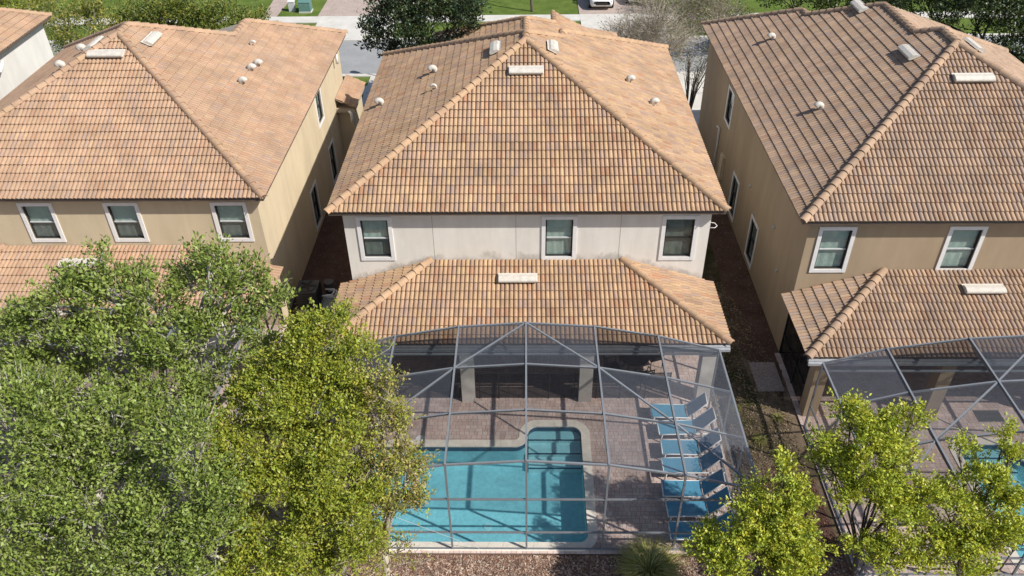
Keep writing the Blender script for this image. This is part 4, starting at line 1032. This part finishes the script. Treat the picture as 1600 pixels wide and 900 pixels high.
tree('oak_tree', 'grey green oak filling the lower left corner, showing pale twigs', (-10.2, -11.6, -0.05),
     [cl(35, 655, -10.2, 0.9), cl(115, 690, -10.4, 0.85), cl(50, 740, -10.8, 0.85), cl(150, 765, -11.0, 0.85), cl(210, 690, -10.3, 0.7), cl(20, 815, -11.3, 0.7), cl(95, 870, -11.7, 0.75), cl(175, 650, -10.1, 0.55), cl(30, 885, -11.8, 0.7), cl(215, 755, -10.8, 0.6), cl(100, 800, -11.2, 0.6)],
     32000, 0.102, OAK, 0.22, (-9.8, -11.2, 3.2), spray=18, bare=0.04, boughs=10, bough_r=0.18, up=1.3, twig=0.22)
tree('oak_tree', 'small dark green oak low between the corner oak and the yellow elms', (-6.9, -12.0, -0.05),
     [cl(235, 830, -11.8, 0.75), cl(315, 770, -11.3, 0.65), cl(320, 850, -12.0, 0.7), cl(190, 880, -12.2, 0.65), cl(300, 690, -10.8, 0.6), cl(270, 890, -12.3, 0.6)],
     22000, 0.095, OAK, 0.14, (-6.7, -11.8, 2.4), spray=18, bare=0.04, boughs=10, bough_r=0.18, up=1.3, twig=0.22)
tree('elm_tree', 'tall bright green elm standing against the left side of the pool cage', (-5.2, -9.7, -0.05),
     [cl(495, 535, -8.9, 0.6), cl(460, 585, -9.2, 0.65), cl(545, 570, -9.0, 0.5), cl(415, 625, -9.6, 0.7), cl(490, 640, -9.6, 0.7), cl(555, 625, -9.3, 0.5), cl(440, 690, -9.9, 0.7), cl(510, 590, -9.1, 0.5), cl(520, 505, -8.7, 0.3), cl(375, 660, -9.9, 0.5)],
     40000, 0.085, ELM, 0.14, (-5.0, -9.5, 2.6), bark='bark_pale', spray=22, spread=0.18, boughs=9, bough_r=0.21, shoot=0.8, up=1.3)
tree('elm_tree', 'dense yellow green elm in front of the pool at lower left', (-4.6, -11.3, -0.05),
     [cl(515, 715, -10.5, 0.65), cl(450, 755, -10.7, 0.7), cl(555, 775, -10.9, 0.6), cl(390, 765, -10.9, 0.6), cl(500, 825, -11.3, 0.7), cl(415, 850, -11.5, 0.7), cl(560, 850, -11.4, 0.5), cl(370, 710, -10.5, 0.5), cl(480, 890, -11.7, 0.6), cl(375, 890, -11.8, 0.55), cl(500, 770, -10.9, 0.5)],
     50000, 0.082, ELM, 0.15, (-4.5, -11.1, 2.2), bark='bark_pale', spray=22, spread=0.18, boughs=9, bough_r=0.21, shoot=0.8, up=1.3)
tree('elm_tree', 'thinning yellow and grey elm reaching over the pool edge', (-3.7, -10.4, -0.05),
     [cl(592, 650, -9.6, 0.52), cl(612, 715, -9.9, 0.58), cl(640, 768, -10.0, 0.42), cl(605, 790, -10.3, 0.62), cl(605, 850, -10.7, 0.55), cl(570, 700, -9.9, 0.5), cl(642, 735, -9.9, 0.34), cl(596, 605, -9.4, 0.34), cl(622, 665, -9.6, 0.3)],
     20000, 0.078, DRY+ELM[:2], 0.10, (-3.6, -10.3, 2.0), bark='bark_pale', spray=20, bare=0.16, spread=0.18, twig=0.4, boughs=9, bough_r=0.21, shoot=0.8, up=1.2)
tree('young_elm', 'bright lime green young tree beside the cage front corner', (5.9, -10.9, -0.05),
     [cl(1195, 800, -10.6, 0.55), cl(1240, 775, -10.4, 0.35), cl(1180, 850, -10.9, 0.62), cl(1120, 855, -10.9, 0.42), cl(1230, 840, -10.8, 0.5), cl(1200, 890, -11.2, 0.6), cl(1140, 880, -11.1, 0.38), cl(1085, 853, -10.8, 0.22), cl(1255, 890, -11.2, 0.35), cl(1225, 740, -10.2, 0.2)],
     29000, 0.084, LIME, 0.07, (5.7, -10.9, 1.6), bark='bark_dark', spray=26, spread=0.15, shoot=0.9, boughs=7)
tree('young_elm', 'lime green young tree with upright shoots between the two cages', (8.6, -10.3, -0.05),
     [cl(1350, 690, -9.6, 0.55), cl(1330, 650, -9.3, 0.3), cl(1300, 720, -9.7, 0.42), cl(1390, 720, -9.7, 0.5), cl(1395, 670, -9.4, 0.28), cl(1350, 760, -10.0, 0.6), cl(1420, 770, -10.1, 0.5), cl(1425, 655, -9.3, 0.2), cl(1285, 690, -9.5, 0.22), cl(1400, 800, -10.3, 0.45)],
     29000, 0.084, LIME, 0.075, (8.3, -10.2, 2.0), bark='bark_dark', spray=26, spread=0.15, shoot=0.9, boughs=7, bare=0.06)
tree('young_elm', 'lime green tree over the right hand pool at the lower right', (11.2, -10.6, -0.05),
     [cl(1530, 750, -9.9, 0.5), cl(1570, 690, -9.5, 0.25), cl(1500, 700, -9.6, 0.2), cl(1580, 770, -10.0, 0.5), cl(1480, 790, -10.2, 0.5), cl(1540, 820, -10.4, 0.7), cl(1590, 850, -10.6, 0.6), cl(1470, 850, -10.6, 0.6), cl(1400, 860, -10.7, 0.55), cl(1350, 870, -10.8, 0.45), cl(1520, 880, -10.9, 0.7), cl(1580, 710, -9.6, 0.25)],
     33000, 0.084, LIME, 0.08, (10.8, -10.5, 1.7), bark='bark_dark', spray=26, spread=0.15, shoot=0.9, boughs=7, bare=0.08)
# trees in front of the houses, towards the street
def wc(x, y, z, r, fz=0.85): return (x, y, z, r, r, r*fz, r*r)
MAG = [(0.028, 0.055, 0.017), (0.038, 0.068, 0.022), (0.022, 0.042, 0.014), (0.06, 0.075, 0.022)]
p = at(655, 45, y=20.3)
tree('magnolia_tree', 'dark glossy magnolia at the kerb in front of the cream house', (p[0], 20.8, -0.05),
     [cl(655, 30, 20.5, 1.5), cl(610, 40, 20.6, 1.1), cl(700, 35, 20.5, 1.2), cl(640, 75, 20.2, 1.0), cl(690, 70, 20.3, 0.9), cl(590, 70, 20.3, 0.5), cl(720, 15, 20.8, 1.0), cl(660, -5, 20.8, 1.4), cl(615, 10, 20.8, 1.1), cl(665, 90, 20.0, 0.7)],
     20000, 0.18, MAG, 0.14, (p[0], 20.8, 2.2), leafmat='leaf_glossy', bark='bark_dark', spray=16, spread=0.26)
HEDGE = [(0.13, 0.18, 0.03), (0.18, 0.21, 0.035), (0.085, 0.13, 0.025), (0.22, 0.22, 0.045)]
tree('laurel_tree', 'dense mid green tree behind the tan house roof ridge', (-19.5, 24.0, -0.05),
     [wc(-20.5, 24.5, 3.8, 1.8), wc(-18.2, 24.6, 3.6, 1.7), wc(-22.3, 24.4, 3.4, 1.6), wc(-19.0, 23.6, 2.6, 1.6), wc(-16.6, 24.8, 3.0, 1.3), wc(-21.2, 23.8, 2.4, 1.5)],
     26000, 0.17, HEDGE, 0.18, (-19.5, 24.0, 1.6), spray=20, spread=0.28)
tree('laurel_tree', 'patchy olive tree between the far house and the tan roof', (-26.0, 24.5, -0.05),
     [wc(-25.6, 24.6, 3.6, 1.7), wc(-27.6, 25.2, 3.6, 1.6), wc(-24.2, 24.0, 3.0, 1.4), wc(-26.4, 23.6, 2.4, 1.4), wc(-29.6, 26.0, 3.4, 1.6)],
     15000, 0.16, HEDGE+DRY[:2], 0.16, (-26.0, 24.5, 1.5), spray=16, spread=0.30, bare=0.3)
tree('laurel_tree', 'yellowish green tree at the top left corner', (-33.5, 27.5, -0.05),
     [wc(-33.5, 27.5, 3.8, 1.8), wc(-35.6, 27.0, 3.4, 1.7), wc(-31.6, 28.0, 3.2, 1.5)], 12000, 0.17, HEDGE[1:]+ELM[:2], 0.16, (-33.5, 27.5, 1.5), spray=18, spread=0.3)
DK = [(0.04, 0.07, 0.016), (0.055, 0.09, 0.02), (0.03, 0.052, 0.014), (0.08, 0.11, 0.03)]
tree('evergreen_oak', 'dark evergreen oak behind the brown house roof at top right', (25.5, 22.0, -0.05),
     [wc(24.6, 21.6, 4.6, 2.0), wc(26.8, 20.6, 4.6, 2.0), wc(22.8, 23.6, 4.6, 1.9), wc(26.2, 22.8, 5.6, 2.0), wc(27.6, 18.8, 3.6, 1.8), wc(21.0, 25.0, 4.2, 1.6), wc(25.5, 19.2, 2.6, 1.6)],
     30000, 0.18, DK, 0.22, (25.3, 22.0, 2.2), bark='bark_dark', spray=18, spread=0.30, leafmat='leaf_glossy')
tree('evergreen_oak', 'second dark tree at the top edge above the brown roof', (18.0, 27.5, -0.05),
     [wc(18.0, 27.5, 4.2, 1.8), wc(20.0, 27.8, 4.0, 1.7), wc(16.2, 27.5, 3.8, 1.5), wc(22.0, 28.5, 4.6, 1.8)], 15000, 0.18, DK+HEDGE[:1], 0.2, (18.0, 27.5, 1.8), bark='bark_dark', spray=18, spread=0.30)
tree('hedge_shrub', 'low green shrubs by the kerb above the brown house', (13.3, 30.2, -0.05),
     [wc(13.0, 33.0, 0.7, 0.8), wc(14.6, 33.2, 0.8, 0.9), wc(11.6, 33.4, 0.7, 0.8)], 3500, 0.13, HEDGE, 0.05, (13.3, 31.5, 0.3), spray=18, cat='shrub')
SP_ = [(0.22, 0.18, 0.10), (0.17, 0.17, 0.05), (0.26, 0.22, 0.14), (0.12, 0.14, 0.04)]
tree('bare_crape_myrtle', 'bare pale twiggy tree by the street beyond the cream roof', (6.6, 25.0, -0.05),
     [wc(6.4, 24.8, 2.6, 1.2), wc(7.6, 25.2, 2.8, 1.2), wc(5.6, 25.2, 2.4, 0.9), wc(8.4, 24.6, 2.2, 0.9)], 9000, 0.10, SP_, 0.09, (6.6, 25.0, 0.9), bark='bark_pale', spray=6, bare=0.72, spread=0.40, twig=1.0, boughs=16, bough_r=0.35)
tree('bare_crape_myrtle', 'olive twiggy tree at the top edge left of the brown house', (9.9, 28.3, -0.05),
     [wc(9.6, 28.2, 2.8, 1.5), wc(11.2, 28.6, 3.2, 1.4), wc(8.2, 28.8, 3.0, 1.2), wc(12.2, 28.0, 2.6, 1.2), wc(10.4, 27.2, 2.0, 1.1)], 14000, 0.10, SP_+HEDGE[:2], 0.10, (9.9, 28.3, 0.9), bark='bark_pale', spray=9, bare=0.42, spread=0.40, twig=1.0, boughs=16, bough_r=0.35)
# multi-stem leafless shrub in the gap
T = thing('bare_shrub', 'leafless dark multi stemmed shrub in the gap beside the brown house', 'shrub', (9.0, 19.6, -0.05))
m = MB()
for k in range(26):
    a = random.uniform(0, 6.28); r = random.uniform(0.3, 1.2); h = random.uniform(2.2, 3.8)
    p1 = (0.12*math.cos(a), 0.12*math.sin(a), 0); p2 = (0.4*r*math.cos(a), 0.4*r*math.sin(a), h*0.55); p3 = (r*math.cos(a), r*math.sin(a), h)
    m.tube([p1, p2, p3], [0.035, 0.024, 0.008], 5)
    for j in range(4):
        b_ = Vector(p2).lerp(Vector(p3), random.uniform(0.1, 0.9)); m.tube([b_, b_+Vector(rng.normal(0, 0.25, 3))+Vector((0, 0, 0.4))], [0.012, 0.004], 4)
m.obj('stems', 'bark_dark', T)
lv = Leaves(); pts = rng.normal(0, 1, (500, 3))*np.array([0.7, 0.7, 0.4])+np.array([0.1, 0, 3.2]); lv.scatter(pts, np.tile([0, 0, 0.5], (500, 1)), 0.10, leaf_cols(500, SP_), None); lv.build('leaves', 'leaf', T)
for (x, y, lb) in ((0.45, 37.4, 'slim street tree trunk on the lawn above the cream roof ridge'), (13.6, 34.6, 'small dark trunk on the lawn above the brown house')):
    tree('street_tree', lb, (x, y, -0.05), [wc(x, y+0.3, 4.6, 1.3), wc(x+0.6, y+0.6, 5.2, 1.2), wc(x-0.7, y+0.5, 5.0, 1.1)], 3000, 0.12, HEDGE, 0.09, (x, y, 2.8), bark='bark_dark', spray=16, spread=0.3)
# ornamental grass at the corner of the cage
def grass(label, loc, n, h, r):
    m = MB()
    for k in range(n):
        a = random.uniform(0, 6.28); q = random.random()**0.5*r*0.4; x, y = q*math.cos(a), q*math.sin(a); hh = h*random.uniform(0.6, 1.1); o = r*random.uniform(0.3, 1.1); w = 0.008
        d = Vector((math.cos(a), math.sin(a), 0)); s = Vector((-d.y, d.x, 0))*w
        p0 = Vector((x, y, 0)); p1 = p0+d*o*0.35+Vector((0, 0, hh*0.7)); p2 = p0+d*o+Vector((0, 0, hh*random.uniform(0.7, 1.0)))
        cc = random.choice([(0.38, 0.36, 0.11), (0.30, 0.31, 0.085), (0.46, 0.41, 0.19), (0.24, 0.265, 0.07)])
        m.add([p0-s, p0+s, p1+s, p1-s, p2], [(0, 1, 2, 3), (3, 2, 4)], cc)
    o = m.obj('ornamental_grass', 'leaf'); o.location = loc; return tag(o, label, 'grass', 'grass tufts')
grass('green tuft of ornamental grass at the deck edge below the loungers', (3.35, -9.45, -0.05), 1400, 0.5, 0.85)

def weeds():
    k = 0
    for (x, y, sc) in ((6.55, 1.5, 1.0), (6.7, 3.2, 0.8), (7.0, -3.2, 0.8), (7.5, -4.6, 0.9), (6.75, -6.6, 1.0), (8.3, -3.6, 0.7), (6.5, 6.0, 0.9), (7.2, 0.2, 0.7), (7.9, -5.2, 0.8), (6.6, -1.2, 0.8)):
        o = grass(WEED[k], (x, y, -0.05), 160, 0.16*sc, 0.28*sc); o.name = 'weed_tuft'; o['group'] = 'weeds between the cages'; k += 1
WEED = ['weed tuft by the cream wall, first beyond the lanai corner', 'weed tuft by the cream wall, second beyond the lanai corner', 'weed tuft on sandy soil beside the cage, level with the patio columns',
        'weed tuft in the middle of the sandy strip between the cages', 'weed tuft against the lower right side of the near cage', 'weed tuft by the corner post of the right cage', 'weed tuft deep in the alley by the cream wall',
        'weed tuft beside the paving pad of the alley', 'weed tuft at the edge of the reddish bark', 'weed tuft under the lanai eave in the alley']
weeds()
